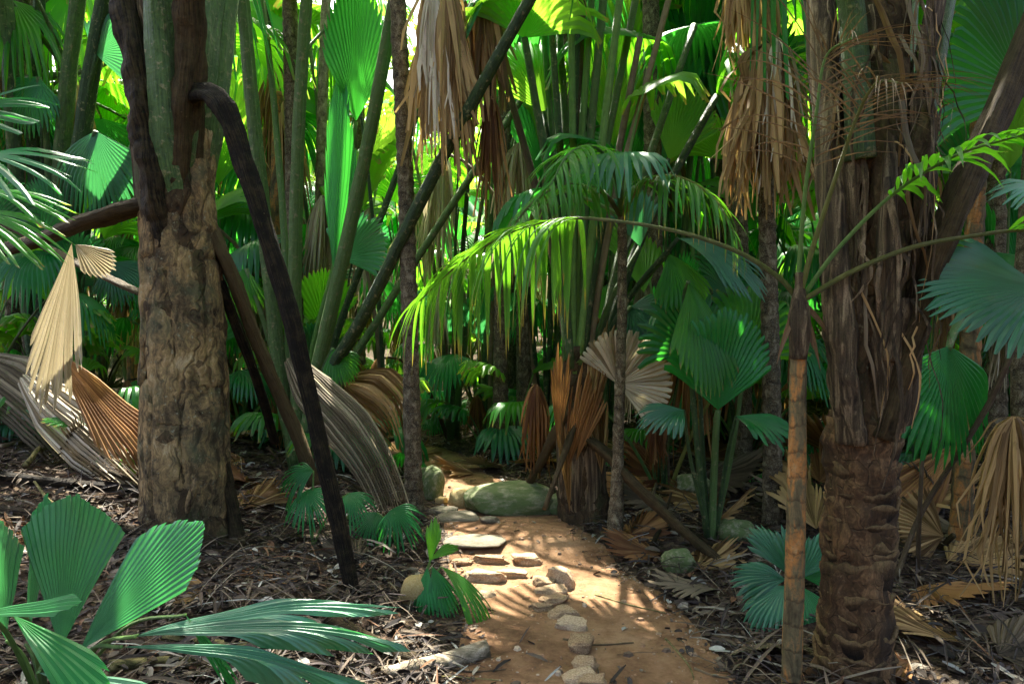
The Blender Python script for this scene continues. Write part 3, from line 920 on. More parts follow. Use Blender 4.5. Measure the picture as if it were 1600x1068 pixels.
# --- the ringed palm with the burst crown on the right
d = 3.25
g0 = P(1335, 1100, d); g0.z = h(g0.x, g0.y)
B_ = thing('palm_tree', g0, 'dark ringed palm trunk with shaggy fibrous leaf bases forking above, beside a slender pale stem', 'palm tree')
trunk_px(B_, [(1332, 1125, d), (1335, 1000, d), (1340, 850, d), (1347, 700, d), (1352, 660, d)], [116, 106, 102, 102, 108], 'bark_ring', .095, .035, 44, 7, .085, flare=.15)
rng = random.Random(71)
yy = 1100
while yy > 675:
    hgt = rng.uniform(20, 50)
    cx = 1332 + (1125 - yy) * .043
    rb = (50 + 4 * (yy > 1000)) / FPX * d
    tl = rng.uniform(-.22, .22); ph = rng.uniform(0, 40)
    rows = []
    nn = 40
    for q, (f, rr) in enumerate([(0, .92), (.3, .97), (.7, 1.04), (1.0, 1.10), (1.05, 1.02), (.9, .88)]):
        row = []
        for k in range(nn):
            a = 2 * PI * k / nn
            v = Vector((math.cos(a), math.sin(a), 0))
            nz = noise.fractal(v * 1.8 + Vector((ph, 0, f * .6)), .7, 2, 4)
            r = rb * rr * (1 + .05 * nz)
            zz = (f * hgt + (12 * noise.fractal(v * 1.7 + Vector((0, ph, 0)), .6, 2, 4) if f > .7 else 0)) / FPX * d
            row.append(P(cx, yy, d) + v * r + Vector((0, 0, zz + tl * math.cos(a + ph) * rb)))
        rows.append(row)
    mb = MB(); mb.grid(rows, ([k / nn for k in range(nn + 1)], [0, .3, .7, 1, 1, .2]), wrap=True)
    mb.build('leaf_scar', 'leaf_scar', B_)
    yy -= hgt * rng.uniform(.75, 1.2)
trunk_px(B_, [(1350, 680, d), (1362, 600, d), (1372, 480, d), (1372, 330, d), (1370, 150, d), (1372, -50, d), (1376, -260, d)], [100, 100, 100, 98, 92, 86, 74], 'bark_core', .2, .01, 22, 9, .06, name='crown_shaft', flare=0)
for pts, w0, w1, mt, dd in [
        ([(1335, 690, 3.16), (1322, 590, 3.14), (1312, 480, 3.14), (1305, 330, 3.2), (1290, 120, 3.3), (1265, -120, 3.5), (1180, -500, 4.2)], 50, 38, 'fibre', 0),
        ([(1375, 680, 3.14), (1402, 590, 3.1), (1432, 500, 3.08), (1462, 400, 3.06), (1510, 290, 3.05), (1565, 165, 3.1), (1640, -20, 3.2)], 52, 44, 'stalk_dead', 0),
        ([(1425, 330, 3.2), (1440, 190, 3.2), (1462, 60, 3.2), (1500, -120, 3.3), (1590, -420, 3.6)], 44, 38, 'stalk_green', 1),
        ([(1320, 300, 3.3), (1300, 130, 3.4), (1283, 0, 3.6), (1255, -200, 4.0), (1150, -480, 4.6)], 40, 34, 'stalk_green', 1),
        ([(1345, 250, 3.12), (1338, 100, 3.1), (1325, -40, 3.0), (1280, -320, 2.7)], 50, 40, 'stalk_green', 1),
        ([(1400, 240, 3.4), (1410, 60, 3.6), (1430, -120, 3.9), (1480, -400, 4.8)], 46, 36, 'stalk_green', 1),
        ([(1385, 560, 3.1), (1392, 450, 3.06), (1388, 330, 3.06), (1392, 200, 3.08)], 46, 24, 'fibre', 0)]:
    o = stalk_px('petiole' if dd else 'dead_petiole', B_, pts, w0, w1, mt)
    if dd:
        a = pts[-1]; q = P(*a); v = (q - P(*pts[-2])).normalized()
        mb = MB(); fan_blade(mb, frame_mat(q, v + Vector((0, 0, -.4)), Vector((0, 0, 1)) - v * .5), 1.3, 26, 1.3, .7, .35, .9, .4, 0, 6, random.Random(int(a[0])), .1, .3)
        mb.build('blade', 'leaf_green', o)
rng = random.Random(21)
for i in range(110):      # strips of torn sheath fibre hanging down the shaft
    a = rng.uniform(-1.8, 1.8); yb = rng.uniform(-140, 520); ln = rng.uniform(.2, .8)
    r = rng.uniform(.19, .235); px = 1372 + math.sin(a) * r / d * FPX
    p = P(1372, yb, d) + Vector((math.sin(a) * r, -math.cos(a) * r, 0))
    mb = MB(); K = 8; ww = rng.uniform(.006, .030); l = []; mm = []; rr = []
    ph = rng.uniform(0, 6)
    dr = rng.uniform(-.12, .12)
    for q in range(K + 1):
        t = q / K
        pp = p + Vector((dr * t + .025 * math.sin(ph + t * 5), -.07 * math.sin(t * PI) * rng.uniform(.4, 1) - .02, -ln * t))
        w_ = ww * .5 * (1 - .7 * t * t) * rng.uniform(.7, 1.2)
        tang = Vector((math.cos(a), math.sin(a), 0))
        l.append(pp - tang * w_); mm.append(pp + Vector((0, -w_ * .6, 0))); rr.append(pp + tang * w_)
    vs = [q / K for q in range(K + 1)]
    mb.grid([[x, y_, z_] for x, y_, z_ in zip(l, mm, rr)], ((0, .5, 1), vs))
    mb.build('fibre_strip', ['fibre', 'leaf_dead', 'fibre', 'fibre', 'leaf_dead_dull'][i % 5], B_)
for (y0, y1, a0, a1) in [(670, 470, -.4, .5), (680, 440, -1.5, -.5), (660, 420, .5, 1.6), (500, 250, -1.6, -.8), (480, 180, .3, 1.0), (400, 120, -.7, .1), (300, -20, .3, 1.4), (280, -40, -1.3, -.4), (460, 260, 1.1, 1.9)]:
    mb = MB(); ym = (y0 + y1) / 2
    shell(mb, [P(1362 + (680 - y) * .03, y, d) for y in (y0, ym, y1)], lambda t: .165 + .02 * t, a0, a1, .03, rng, 10, 6, .4, .04, .12)
    mb.build('leaf_sheath', 'fibre' if y0 % 40 else 'bark_core', B_)

# --- slender palm with feather leaves in front of it
d = 3.15
g0 = P(1236, 1100, d); g0.z = h(g0.x, g0.y)
C_ = thing('palm_tree', g0, 'slender pale palm stem with rust streaks and arching feather leaves', 'palm tree')
trunk_px(C_, [(1235, 1110, d), (1240, 950, d), (1244, 800, d), (1246, 650, d), (1249, 470, d)], [30, 30, 29, 26, 21], 'bark_slender', .05, .012, 20, 2, .035, flare=.05)
rng = random.Random(31)
def feather_px(parent, pts, w0, w1, n, Lm, W, mat, smat, seed, droop, t0=.3, **kw):
    q = cr([P(*p) for p in pts], 10)
    r0 = w0 / 2 / FPX * pts[0][2]; r1 = w1 / 2 / FPX * pts[-1][2]
    mp = MB(); tube(mp, q, lambda t: r0 + (r1 - r0) * t, 8)
    o = mp.build('petiole', smat, parent)
    mb = MB(); pinnate(mb, q, n, Lm, W, random.Random(seed), t0, droop, **kw)
    mb.build('blade', mat, o)
    return o
feather_px(C_, [(1247, 468, 3.15), (1215, 432, 3.15), (1150, 392, 3.2), (1060, 362, 3.3), (960, 345, 3.45), (880, 342, 3.6), (800, 362, 3.8), (720, 410, 4.0), (655, 470, 4.1)], 9, 3, 40, .80, .034, 'leaf_feather', 'stalk_yellow', 5, 4.2, .58, K=8, vee=.1)
feather_px(C_, [(1245, 462, 3.14), (1250, 400, 3.12), (1258, 300, 3.05), (1275, 180, 2.95), (1290, 90, 2.9), (1330, 60, 2.8)], 9, 3, 24, .55, .007, 'leaf_dry_feather', 'stalk_bright', 6, 1.0, .45, K=7, vee=.0)
feather_px(C_, [(1250, 460, 3.13), (1272, 380, 3.08), (1305, 280, 3.0), (1340, 180, 2.9), (1370, 130, 2.8), (1410, 130, 2.7)], 10, 3, 24, .50, .007, 'leaf_dry_feather', 'stalk_yellow', 7, .9, .5, K=7, vee=.0)
feather_px(C_, [(1254, 464, 3.14), (1300, 400, 3.05), (1360, 335, 2.95), (1420, 285, 2.85), (1500, 240, 2.7), (1600, 210, 2.55)], 8, 4, 16, .32, .035, 'leaf_green', 'stalk_bright', 8, 1.4, .50, K=5)
feather_px(C_, [(1256, 468, 3.12), (1330, 425, 3.02), (1420, 388, 2.95), (1510, 370, 2.9), (1620, 360, 2.8), (1760, 390, 2.7)], 9, 5, 22, .5, .03, 'leaf_green', 'stalk_yellow', 9, 1.2, .72, K=5)
mb = MB(); tube(mb, cr([P(1248, 560, 3.14), P(1249, 520, 3.13), P(1249, 485, 3.13), P(1249, 455, 3.13), P(1250, 425, 3.12)], 5), lambda t: (.036 + .018 * math.sin(PI * min(1, t * 1.25)) - .018 * t), 14, lambda a, t: 1 + .12 * noise.noise(Vector((math.cos(a) * 2, math.sin(a) * 2, t * 6))))
mb.build('crown_shaft', 'fibre', C_)
for i, (x, y) in enumerate([(1205, 560), (1290, 570), (1225, 600), (1275, 540), (1310, 520)]):
    a = P(1249, 470, 3.13); b = P(x, y, 3.1 + .06 * (i % 3))
    mb = MB(); leaflet(mb, a, b - a, Vector((0, -1, .2)), (b - a).length * 1.05, .03, .7, 6)
    mb.build('dry_sheath', 'leaf_dry_feather', C_)

# --- grey-ringed palm behind with the big withered skirts
d = 5.6
g0 = P(1207, 835, d); g0.z = h(g0.x, g0.y)
D_ = thing('palm_tree', g0, 'grey-brown ringed palm stem under a big skirt of withered hanging leaves', 'palm tree')
trunk_px(D_, [(1208, 850, d), (1207, 700, d), (1203, 500, d), (1198, 330, d), (1190, 100, d), (1182, -120, d), (1180, -300, d)], [30, 29, 27, 25, 24, 24, 24], 'bark_lichen', .09, .05, 14, 3, .03)
skirt_px('dead_leaf', D_, (1196, 70, 5.3), 338, 150, 'leaf_dead', 130, 41, .06)
skirt_px('dead_leaf', D_, (1185, 90, 5.45), 330, 130, 'leaf_rust', 50, 42, .04)
skirt_px('dead_leaf', D_, (1160, -70, 5.4), 118, 110, 'leaf_dead', 70, 43, .045, .05)
skirt_px('dead_leaf', D_, (1215, 60, 5.2), 300, 80, 'leaf_dead_pale', 26, 44, .03)
for k in range(8):
    add_frond(D_, 'crown%d' % (k % 4), 2.4 * k, 1.15, P(1180, -280, d) - g0)

# --- dark lichen-spotted stem left of the path with two hanging skirts
d = 6.4
g0 = G(646, 806); d = g0.y
E_ = thing('palm_tree', g0, 'dark lichen-spotted palm stem at the left path edge with withered leaves hanging high', 'palm tree')
trunk_px(E_, [(648, 815, d), (645, 700, d), (640, 500, d), (634, 300, d), (626, 100, d), (618, -100, d), (612, -300, d)], [28, 26, 25, 25, 26, 25, 24], 'bark_lichen', .10, .05, 14, 5, .05)
skirt_px('dead_leaf', E_, (690, -40, 5.6), 275, 108, 'leaf_dead', 120, 51, .065)
skirt_px('dead_leaf', E_, (676, -30, 5.5), 230, 60, 'leaf_dead_pale', 26, 54, .05)
skirt_px('dead_leaf', E_, (752, -20, 5.9), 190, 96, 'leaf_dead', 90, 52, .065)
skirt_px('dead_leaf', E_, (766, 150, 5.9), 345, 56, 'leaf_rust', 44, 53, .03)
skirt_px('dead_leaf', E_, (722, -10, 5.9), 250, 50, 'leaf_rust', 30, 55, .04)
stalk_px('dead_petiole', E_, [(618, -120, d), (650, -110, 6.0), (690, -40, 5.6)], 16, 14, 'stalk_dry')
stalk_px('dead_petiole', E_, [(618, -160, d), (690, -140, 6.2), (752, -20, 5.9)], 16, 14, 'stalk_dry')
stalk_px('dead_petiole', E_, [(752, -20, 5.9), (758, 60, 5.9), (766, 155, 5.9)], 12, 10, 'stalk_dead')
for k in range(8):
    add_frond(E_, 'crown%d' % (k % 4), 2.4 * k + .4, 1.2, P(612, -290, d) - g0)

# --- stemless palm left of it: long bare stalks fanning out of the ground
g0 = G(472, 735); d = g0.y
F_ = thing('young_palm', g0, 'stemless palm with long bare green stalks fanning out behind the drooping grey dead leaf', 'palm tree')
for i, (pts, w0, w1, mt) in enumerate([
        ([(472, 730, d), (464, 600, d), (461, 420, d - .2), (468, 180, d - .4), (487, -70, d - .6), (540, -420, d - .9)], 26, 20, 'stalk_green'),
        ([(476, 730, d), (492, 600, d - .1), (530, 430, d - .3), (580, 200, d - .5), (630, -70, d - .8), (700, -380, d - 1.2)], 28, 22, 'stalk_green'),
        ([(482, 730, d), (508, 600, d - .3), (570, 490, d - .7), (690, 250, d - 1.3), (850, -40, d - 2.0), (1000, -300, d - 2.4)], 27, 19, 'stalk_green'),
        ([(464, 730, d), (440, 600, d), (418, 400, d - .1), (394, 160, d - .3), (372, -70, d - .5), (330, -400, d - .8)], 28, 22, 'stalk_green'),
        ([(486, 730, d), (530, 600, d + .2), (590, 500, d + .4), (700, 330, d + .7), (830, 130, d + 1.0), (960, -90, d + 1.3)], 16, 11, 'stalk_green'),
        ([(470, 730, d + .2), (486, 560, d + .3), (530, 380, d + .4), (556, 190, d + .2)], 12, 8, 'stalk_bright'),
        ([(478, 730, d + .2), (500, 620, d + .3), (540, 480, d + .5), (610, 300, d + .9), (690, 60, d + 1.4), (760, -150, d + 1.8)], 13, 10, 'stalk_green'),
        ([(466, 730, d + .1), (452, 560, d + .3), (445, 380, d + .5), (425, 130, d + .8), (390, -150, d + 1)], 14, 10, 'stalk_green')]):
    o = stalk_px('petiole', F_, pts, w0, w1, mt)
    a = pts[-1]; q = P(*a); v = (q - P(*pts[-2])).normalized()
    mb = MB()
    if i == 5:
        fan_blade(mb, frame_mat(q, Vector((0.02, -.1, 1)), Vector((.25, -1, 0))), 1.25, 22, .50, .97, .45, .1, .1, .25, 9, random.Random(3), .02, 0.0, .5, env=.45)
        mb.build('blade', 'leaf_emerald', o)
        o2 = stalk_px('petiole', F_, [(474, 730, d + .2), (490, 600, d + .2), (525, 460, d + .1)], 11, 8, 'stalk_green')
        fan_px('blade', o2, (527, 462, d + .1), (512, 150, d), Vector((-.5, -1, .1)), 'leaf_emerald', 15, n=14, A=.2, cut=.97, pleat=.5, bend=.15, side=.2, fold=-.3, sag=0, costa=.6, env=.5, K=10)
    else:
        fan_blade(mb, frame_mat(q, v + Vector((0, 0, -.4)), Vector((0, 0, 1)) - v * .5), 1.1, 24, 1.3, .7, .35, .9, .4, 0, 6, random.Random(i), .1, .3)
        if not in_gap(q, .6): mb.build('blade', 'leaf_green', o)
        else: mb.build('blade', 'leaf_green', o)
for i, (b, t_, nr, mt, kw) in enumerate([((535, 405, 7.4), (580, 345, 7.3), (.1, -1, .3), 'leaf_teal', dict(n=24, A=1.3, R=.55, cut=.85, bend=.3, side=.3, sag=.05)),
        ((520, 545, 6.6), (545, 590, 6.4), (.1, -1, .3), 'leaf_green', dict(n=16, A=.9, R=.35, cut=.85, bend=.5, side=.5)),
        ((385, 420, 7.2), (360, 480, 7.0), (.1, -1, .3), 'leaf_green', dict(n=18, A=.9, R=.5, cut=.8, bend=.5, side=.5))]):
    o = stalk_px('petiole', F_, [(474, 730, d + .1), (b[0] * .6 + 474 * .4, (b[1] + 640) / 2, (d + b[2]) / 2), b], 11, 7, 'stalk_green')
    fan_px('blade', o, b, t_, Vector(nr), mt, 150 + i, **kw)
# big grey dead leaf drooping from it to the path, and a tan one behind
def drape(name, label, top, mid, bot, wid, mat, n, seed, K=12, parent=None):
    """a long pleated dead blade draped along a curve, wid in metres at top/middle/bottom"""
    c = cr([P(*top)] + [P(*m_) for m_ in mid] + [P(*bot)], 6)
    rng = random.Random(seed)
    fr = frames(c)
    mb = MB()
    N = len(c)
    for i in range(n):
        e0 = -1 + 2 * i / n; e1 = -1 + 2 * (i + 1) / n; em = (e0 + e1) / 2
        l = []; m_ = []; r = []
        end = N - rng.choice([0, 0, 0, 1, 1, 2, 3])
        for j in range(end):
            p, t, x, y = fr[j]
            tt = j / (N - 1)
            sdv = t.cross(Vector((0, -1, .4))).normalized()
            nv = sdv.cross(t).normalized()
            if nv.y > 0: nv = -nv
            k = tt * (len(wid) - 1); kk = min(int(k), len(wid) - 2)
            W = wid[kk] + (wid[kk + 1] - wid[kk]) * (k - kk)
            def pt(e, up):
                return p + sdv * (W * e) + nv * (W * .45 * (1 - e * e) + up + .03 * noise.noise(Vector((e * 5 + seed, tt * 3, 0))) + .05 * max(0, tt - .5) * math.sin(i * 2.1))
            gap = .9 * max(0, tt - .45)
            l.append(pt(e0 + gap / n, 0)); m_.append(pt(em, W / n * 1.1)); r.append(pt(e1 - gap / n, 0))
        vs = [j / N for j in range(end)]
        mb.grid([[a, b] for a, b in zip(l, m_)], ((i, i + .5), vs))
        mb.grid([[a, b] for a, b in zip(m_, r)], ((i + .5, i + 1), vs))
    o = mb.build(name, mat, parent)
    if not parent: tag(o, label, 'palm leaf')
    return o
drape('dead_leaf', 'big grey withered leaf drooping over the bank below the bare stalks', (455, 560, 6.0), [(490, 610, 5.8), (545, 670, 5.6), (590, 740, 5.45)], (628, 838, 5.35), [.07, .17, .20, .16, .13], 'leaf_dead_grey', 18, 1)
drape('dead_leaf', 'crumpled tan withered leaf behind the drooping grey leaf', (545, 600, 6.7), [(585, 615, 6.6), (615, 645, 6.5)], (632, 700, 6.4), [.12, .30, .26, .1], 'leaf_dead', 14, 2)

# --- centre clump palm
g0 = G(908, 812); d = g0.y
H_ = thing('palm_tree', g0, 'stout palm clump beside the mossy boulder with many green stalks and rotting orange-brown sheaths', 'palm tree')
trunk_px(H_, [(912, 830, d), (910, 760, d), (908, 680, d), (905, 600, d), (903, 540, d)], [78, 70, 66, 62, 50], 'bark_core', .14, .02, 20, 13, .10, flare=.25)
rng = random.Random(61)
for (y0, y1, a0, a1) in [(800, 690, -.9, 0), (805, 680, 0, .9), (790, 640, .9, 1.8), (790, 640, -1.8, -.9)]:
    mb = MB(); ym = (y0 + y1) / 2
    shell(mb, [P(909, y, d) for y in (y0, ym, y1)], .19, a0, a1, .03, rng, 9, 6, .4, .0, .1)
    mb.build('bark_plate', 'fibre', H_)
tops = [(868, -60), (842, -60), (905, -80), (912, -50), (948, -60), (890, -70), (1000, -40), (1052, -30), (1085, 40), (975, -60), (820, 60), (780, 90), (1120, 150), (930, -80), (860, 20), (1000, 60)]
for i, (tx, ty) in enumerate(tops):
    dd = d + rng.uniform(-.5, .6)
    bx = 905 + (tx - 905) * .10 + rng.uniform(-14, 14)
    by = rng.uniform(560, 640)
    mx = bx + (tx - bx) * .35 + rng.uniform(-6, 6)
    w0 = rng.uniform(14, 20)
    pts = [(bx, by, d - .1), (mx, by - (by - ty) * .45, (d + dd) / 2), (tx, ty, dd)]
    if ty < 0: pts.append((tx + (tx - mx) * .5, ty - 250, dd + rng.uniform(-.6, .6)))
    o = stalk_px('petiole', H_, pts, w0, w0 * .7, ['stalk_green', 'stalk_bright', 'stalk_green', 'stalk_dry'][i % 4])
    a = pts[-1]; q = P(*a); v = (q - P(*pts[-2])).normalized()
    hz = Vector((rng.uniform(-1, 1), rng.uniform(-.6, 1), 0))
    mb = MB(); fan_blade(mb, frame_mat(q, v + hz * .8 + Vector((0, 0, -.5)), Vector((0, 0, 1)) - v * .4), rng.uniform(.8, 1.05), 22, 1.3, .68, .35, 1.0, .5, 0, 6, rng, .1, .35)
    mb.build('blade', ['leaf_green', 'leaf_lime', 'leaf_emerald'][i % 3], o)
for i, (b, t_, mt, n_, A0) in enumerate([((882, 745, d - .3), (925, 555, d - .35), 'leaf_rust', 9, .17), ((872, 700, d - .25), (878, 535, d - .28), 'leaf_rust', 7, .16), ((900, 720, d - .3), (945, 590, d - .3), 'leaf_rust', 7, .2),
        ((915, 700, d - .25), (950, 490, d - .25), 'leaf_dead', 8, .15), ((940, 740, d - .22), (935, 600, d - .22), 'leaf_dead', 7, .25), ((890, 800, d - .28), (880, 640, d - .36), 'leaf_dead', 6, .12)]):
    fan_px('rotten_sheath', H_, b, t_, Vector((-.2 + .2 * (i % 3), -1, 0)), mt, 160 + i, n=n_, A=A0, cut=.8, pleat=.9, bend=.08, side=-.9, tatter=.5, sag=0, tipw=.3, env=.3, K=9, costa=.05)
stalk_px('dead_petiole', H_, [(905, 640, d - .2), (885, 700, d - .38), (850, 795, d - .62)], 13, 9, 'stalk_dead')
stalk_px('dead_petiole', H_, [(890, 640, d - .1), (862, 690, d + .1), (815, 775, d + .5)], 24, 12, 'stalk_dead')
stalk_px('dead_petiole', H_, [(925, 690, d - .25), (950, 712, d - .45), (1000, 765, d - .7), (1070, 830, d - 1.0), (1150, 898, d - 1.3)], 20, 17, 'stalk_dead')
fan_px('dead_leaf', H_, (965, 600, d - .25), (1010, 555, d - .45), Vector((-.3, -1, -.1)), 'leaf_dead_pale', 71, R=.50, n=30, A=1.75, cut=.9, pleat=.6, bend=.1, side=-.2, tatter=.1, sag=0, tipw=.5, costa=.1)
skirt_px('dead_leaf', H_, (838, 600, d + .3), 745, 52, 'leaf_rust', 40, 72, .04)
skirt_px('dead_leaf', H_, (1025, 650, d + .5), 740, 44, 'leaf_rust', 26, 73, .04)

for i, (b, t_, nr, mt, kw) in enumerate([
        ((945, 345, 5.6), (925, 262, 5.5), (.3, -1, .2), 'leaf_green', dict(n=14, A=.62, R=.5, cut=.9, bend=.5, side=.5, sag=0, tipw=.6)),
        ((1000, 385, 5.9), (985, 300, 5.8), (-.3, -1, .5), 'leaf_teal', dict(n=16, A=.6, R=.5, cut=.9, bend=.4, side=.3, sag=.05)),
        ((1060, 372, 5.5), (1180, 392, 5.2), (.1, -.7, .9), 'leaf_teal', dict(n=16, A=.5, R=.75, cut=.88, bend=.8, side=.7, sag=.05)),
        ((1045, 250, 7.0), (1075, 170, 7.0), (0, -1, .3), 'leaf_lime', dict(n=20, A=.7, R=.75, cut=.9, bend=.2, side=.3, sag=0)),
        ((1045, 395, 5.6), (1085, 470, 5.4), (.2, -1, .3), 'leaf_green', dict(n=16, A=.7, R=.55, cut=.85, bend=.3, side=.7, sag=.05)),
        ((985, 480, 6.6), (1040, 500, 6.4), (.1, -1, .4), 'leaf_teal', dict(n=22, A=1.3, R=.45, cut=.8, bend=.5, side=.3, sag=.15)),
        ((850, 175, 6.4), (820, 60, 6.6), (0, -1, .2), 'leaf_lime', dict(n=22, A=.8, R=.9, cut=.85, bend=.3, side=.3, sag=.05))]):
    o = stalk_px('petiole', H_, [(908, 620, d), ((b[0] * .45 + 908 * .55), (b[1] + 620) / 2 - 20, (d + b[2]) / 2), b], 12, 8, 'stalk_green')
    fan_px('blade', o, b, t_, Vector(nr), mt, 140 + i, **kw)

# --- thin dark stem beside the clump
g0 = G(962, 838); d = g0.y
o = thing('palm_tree', g0, 'thin dark straight stem standing just right of the stout palm clump', 'palm tree')
trunk_px(o, [(960, 850, d), (964, 760, d), (968, 620, d), (972, 480, d), (972, 330, d)], [24, 19, 17, 15, 14], 'bark_lichen', .08, .05, 10, 17, .06)
for k, key in enumerate(['low0', 'low2', 'low3', 'low4']):
    add_frond(o, key, 2.4 * k + .6, 1.3, P(972, 338, d) - g0)
feather_px(o, [(972, 340, d), (940, 300, d - .2), (880, 290, d - .5), (820, 330, d - .8), (775, 410, d - .9)], 8, 3, 34, .62, .034, 'leaf_feather', 'stalk_yellow', 15, 3.4, .25, K=7, vee=.1)
feather_px(o, [(972, 340, d), (1000, 290, d - .3), (1050, 275, d - .6), (1110, 305, d - .8), (1150, 370, d - .9)], 8, 3, 34, .55, .034, 'leaf_feather', 'stalk_yellow', 16, 3.0, .25, K=7, vee=.1)
feather_px(o, [(972, 340, d), (960, 270, d - .3), (930, 230, d - .7), (890, 240, d - 1.0), (860, 290, d - 1.1)], 8, 3, 30, .5, .03, 'leaf_green', 'stalk_bright', 17, 2.5, .25, K=7, vee=.1)

# --- stalky fan palm right of centre with the big dark hanging leaf
g0 = G(1112, 842); d = g0.y
J_ = thing('young_palm', g0, 'young fan palm with dark stalks and a broad drooping deep green leaf', 'palm tree')
for i, (pts, w0, w1, bt, nrm, mt, kw) in enumerate([
        ([(1112, 840, d), (1116, 740, d), (1120, 660, d - .1), (1122, 640, d - .1)], 16, 10, (1136, 540, d - .2), (.2, -1, .1), 'leaf_emerald', dict(n=24, A=.95, R=.72, bend=.2, side=.2, fold=-.1, cut=.88, sag=.05, tatter=.02, tipw=.4)),
        ([(1105, 840, d), (1090, 700, d), (1078, 560, d + .1), (1070, 470, d + .1), (1076, 440, d)], 12, 8, (1120, 560, d - .3), (.5, -1, .3), 'leaf_green', dict(n=18, A=.55, R=.85, bend=.3, side=.5, cut=.8, sag=.0)),
        ([(1108, 840, d), (1098, 700, d + .1), (1092, 560, d + .2)], 11, 7, (1060, 480, d + .1), (-.2, -1, .3), 'leaf_emerald', dict(n=20, A=1.2, R=.6)),
        ([(1118, 840, d), (1135, 720, d), (1150, 650, d)], 9, 6, (1215, 655, d - .2), (0, -.4, 1), 'leaf_emerald', dict(n=14, A=.8, R=.45)),
        ([(1116, 840, d), (1145, 700, d + .2), (1165, 560, d + .4)], 10, 7, (1200, 440, d + .4), (.2, -1, .5), 'leaf_green', dict(n=22, A=1.3, R=.7)),
        ([(1108, 840, d), (1080, 720, d - .1), (1068, 640, d - .2)], 9, 6, (1020, 640, d - .4), (0, -.5, 1), 'leaf_teal', dict(n=14, A=.8, R=.4))]):
    o = stalk_px('petiole', J_, pts, w0, w1, 'stalk_green')
    fan_px('blade', o, pts[-1], bt, Vector(nrm), mt, 80 + i, **kw)

# --- hanging and spread leaves at the right edge, on their own palms
g0 = G(1640, 900)
K_ = thing('young_palm', g0, 'fan palm at the edge with a stiff blue-green leaf crossed by sun stripes', 'palm tree')
o = stalk_px('petiole', K_, [(1645, 900, g0.y), (1660, 700, 3.3), (1668, 560, 3.15), (1650, 470, 3.05), (1632, 450, 3.0)], 16, 10, 'stalk_green')
fan_px('blade', o, (1632, 450, 3.0), (1480, 442, 2.85), Vector((-.1, -.75, .6)), 'leaf_teal', 91, n=30, A=1.15, cut=.85, pleat=.45, bend=.35, side=.2, sag=.05, tatter=.02, R=.52)
o = stalk_px('petiole', K_, [(1650, 900, g0.y), (1690, 700, 3.5), (1690, 420, 3.3), (1660, 290, 3.1)], 16, 9, 'stalk_green')
fan_px('blade', o, (1660, 290, 3.1), (1540, 275, 2.9), Vector((0, -.5, 1)), 'leaf_teal', 92, n=18, A=.8, cut=.7, bend=.4, R=.36)
g0 = G(1535, 860); d = g0.y
L_ = thing('palm_tree', g0, 'yellowish lit stem at the right with a dark green leaf hanging like a curtain', 'palm tree')
trunk_px(L_, [(1500, 880, d), (1504, 760, d), (1512, 640, d), (1518, 520, d), (1522, 380, d), (1530, 200, d), (1536, 0, d), (1540, -250, d)], [32, 30, 28, 27, 26, 25, 25, 24], 'bark_slender', .1, .05, 14, 23, .04)
o = stalk_px('petiole', L_, [(1522, 430, d), (1510, 470, 4.8), (1490, 520, 4.5), (1482, 545, 4.4)], 16, 10, 'stalk_green')
fan_px('blade', o, (1482, 540, 4.4), (1482, 705, 4.35), Vector((.05, -1, .2)), 'leaf_emerald', 93, n=26, A=1.15, cut=.8, pleat=.5, bend=.15, side=1.3, sag=.1, R=.68, tatter=.05)
for k in range(8):
    add_frond(L_, 'crown%d' % (k % 5), 2.4 * k + 1.0, 1.1, P(1540, -245, d) - g0)
g0 = G(1560, 780); d = g0.y
o = thing('palm_tree', g0, 'brown ring-scarred stem at the right, behind the yellowish one', 'palm tree')
trunk_px(o, [(1556, 800, d), (1556, 650, d), (1558, 500, d), (1556, 300, d), (1552, 60, d), (1550, -150, d)], [32, 30, 28, 27, 25, 24], 'bark_lichen', .12, .08, 14, 29, .06)
for k in range(7):
    add_frond(o, 'crown%d' % ((k + 2) % 5), 2.4 * k + 2.0, 1.1, P(1550, -145, d) - g0)
skirt_px('dead_leaf', o, (1500, 440, 5.6), 590, 90, 'leaf_dead', 50, 95, .03)
# top right dark fans
g0 = Vector((3.4, 4.6, h(3.4, 4.6)))
o = thing('palm_tree', g0, 'fan palm beyond the right edge holding dark fans over the trail side', 'palm tree')
stalk([g0, g0 + Vector((-.05, 0, 1.5)), g0 + Vector((.05, 0, 3.1))], .09, .07, 12).build('trunk', 'bark_lichen', o)
for i, (bs, tp, nr, rr, mt) in enumerate([((1600, 150, 4.2), (1555, 20, 4.0), (-.1, -1, .1), .75, 'leaf_emerald'), ((1650, 90, 4.2), (1700, -40, 4.2), (0, -1, .2), .8, 'leaf_emerald'), ((1610, -30, 4.3), (1570, -150, 4.1), (0, -1, .3), .8, 'leaf_green')]):
    q = stalk([g0 + Vector((.05, 0, 3.0)), (g0 + Vector((.05, 0, 3.0))).lerp(P(*bs), .5) + Vector((0, 0, .15)), P(*bs)], .02, .012, 8).build('petiole', 'stalk_green', o)
    fan_px('blade', q, bs, tp, Vector(nr), mt, 96 + i, n=28, A=1.4, cut=.75, bend=.4, side=.3, R=rr)

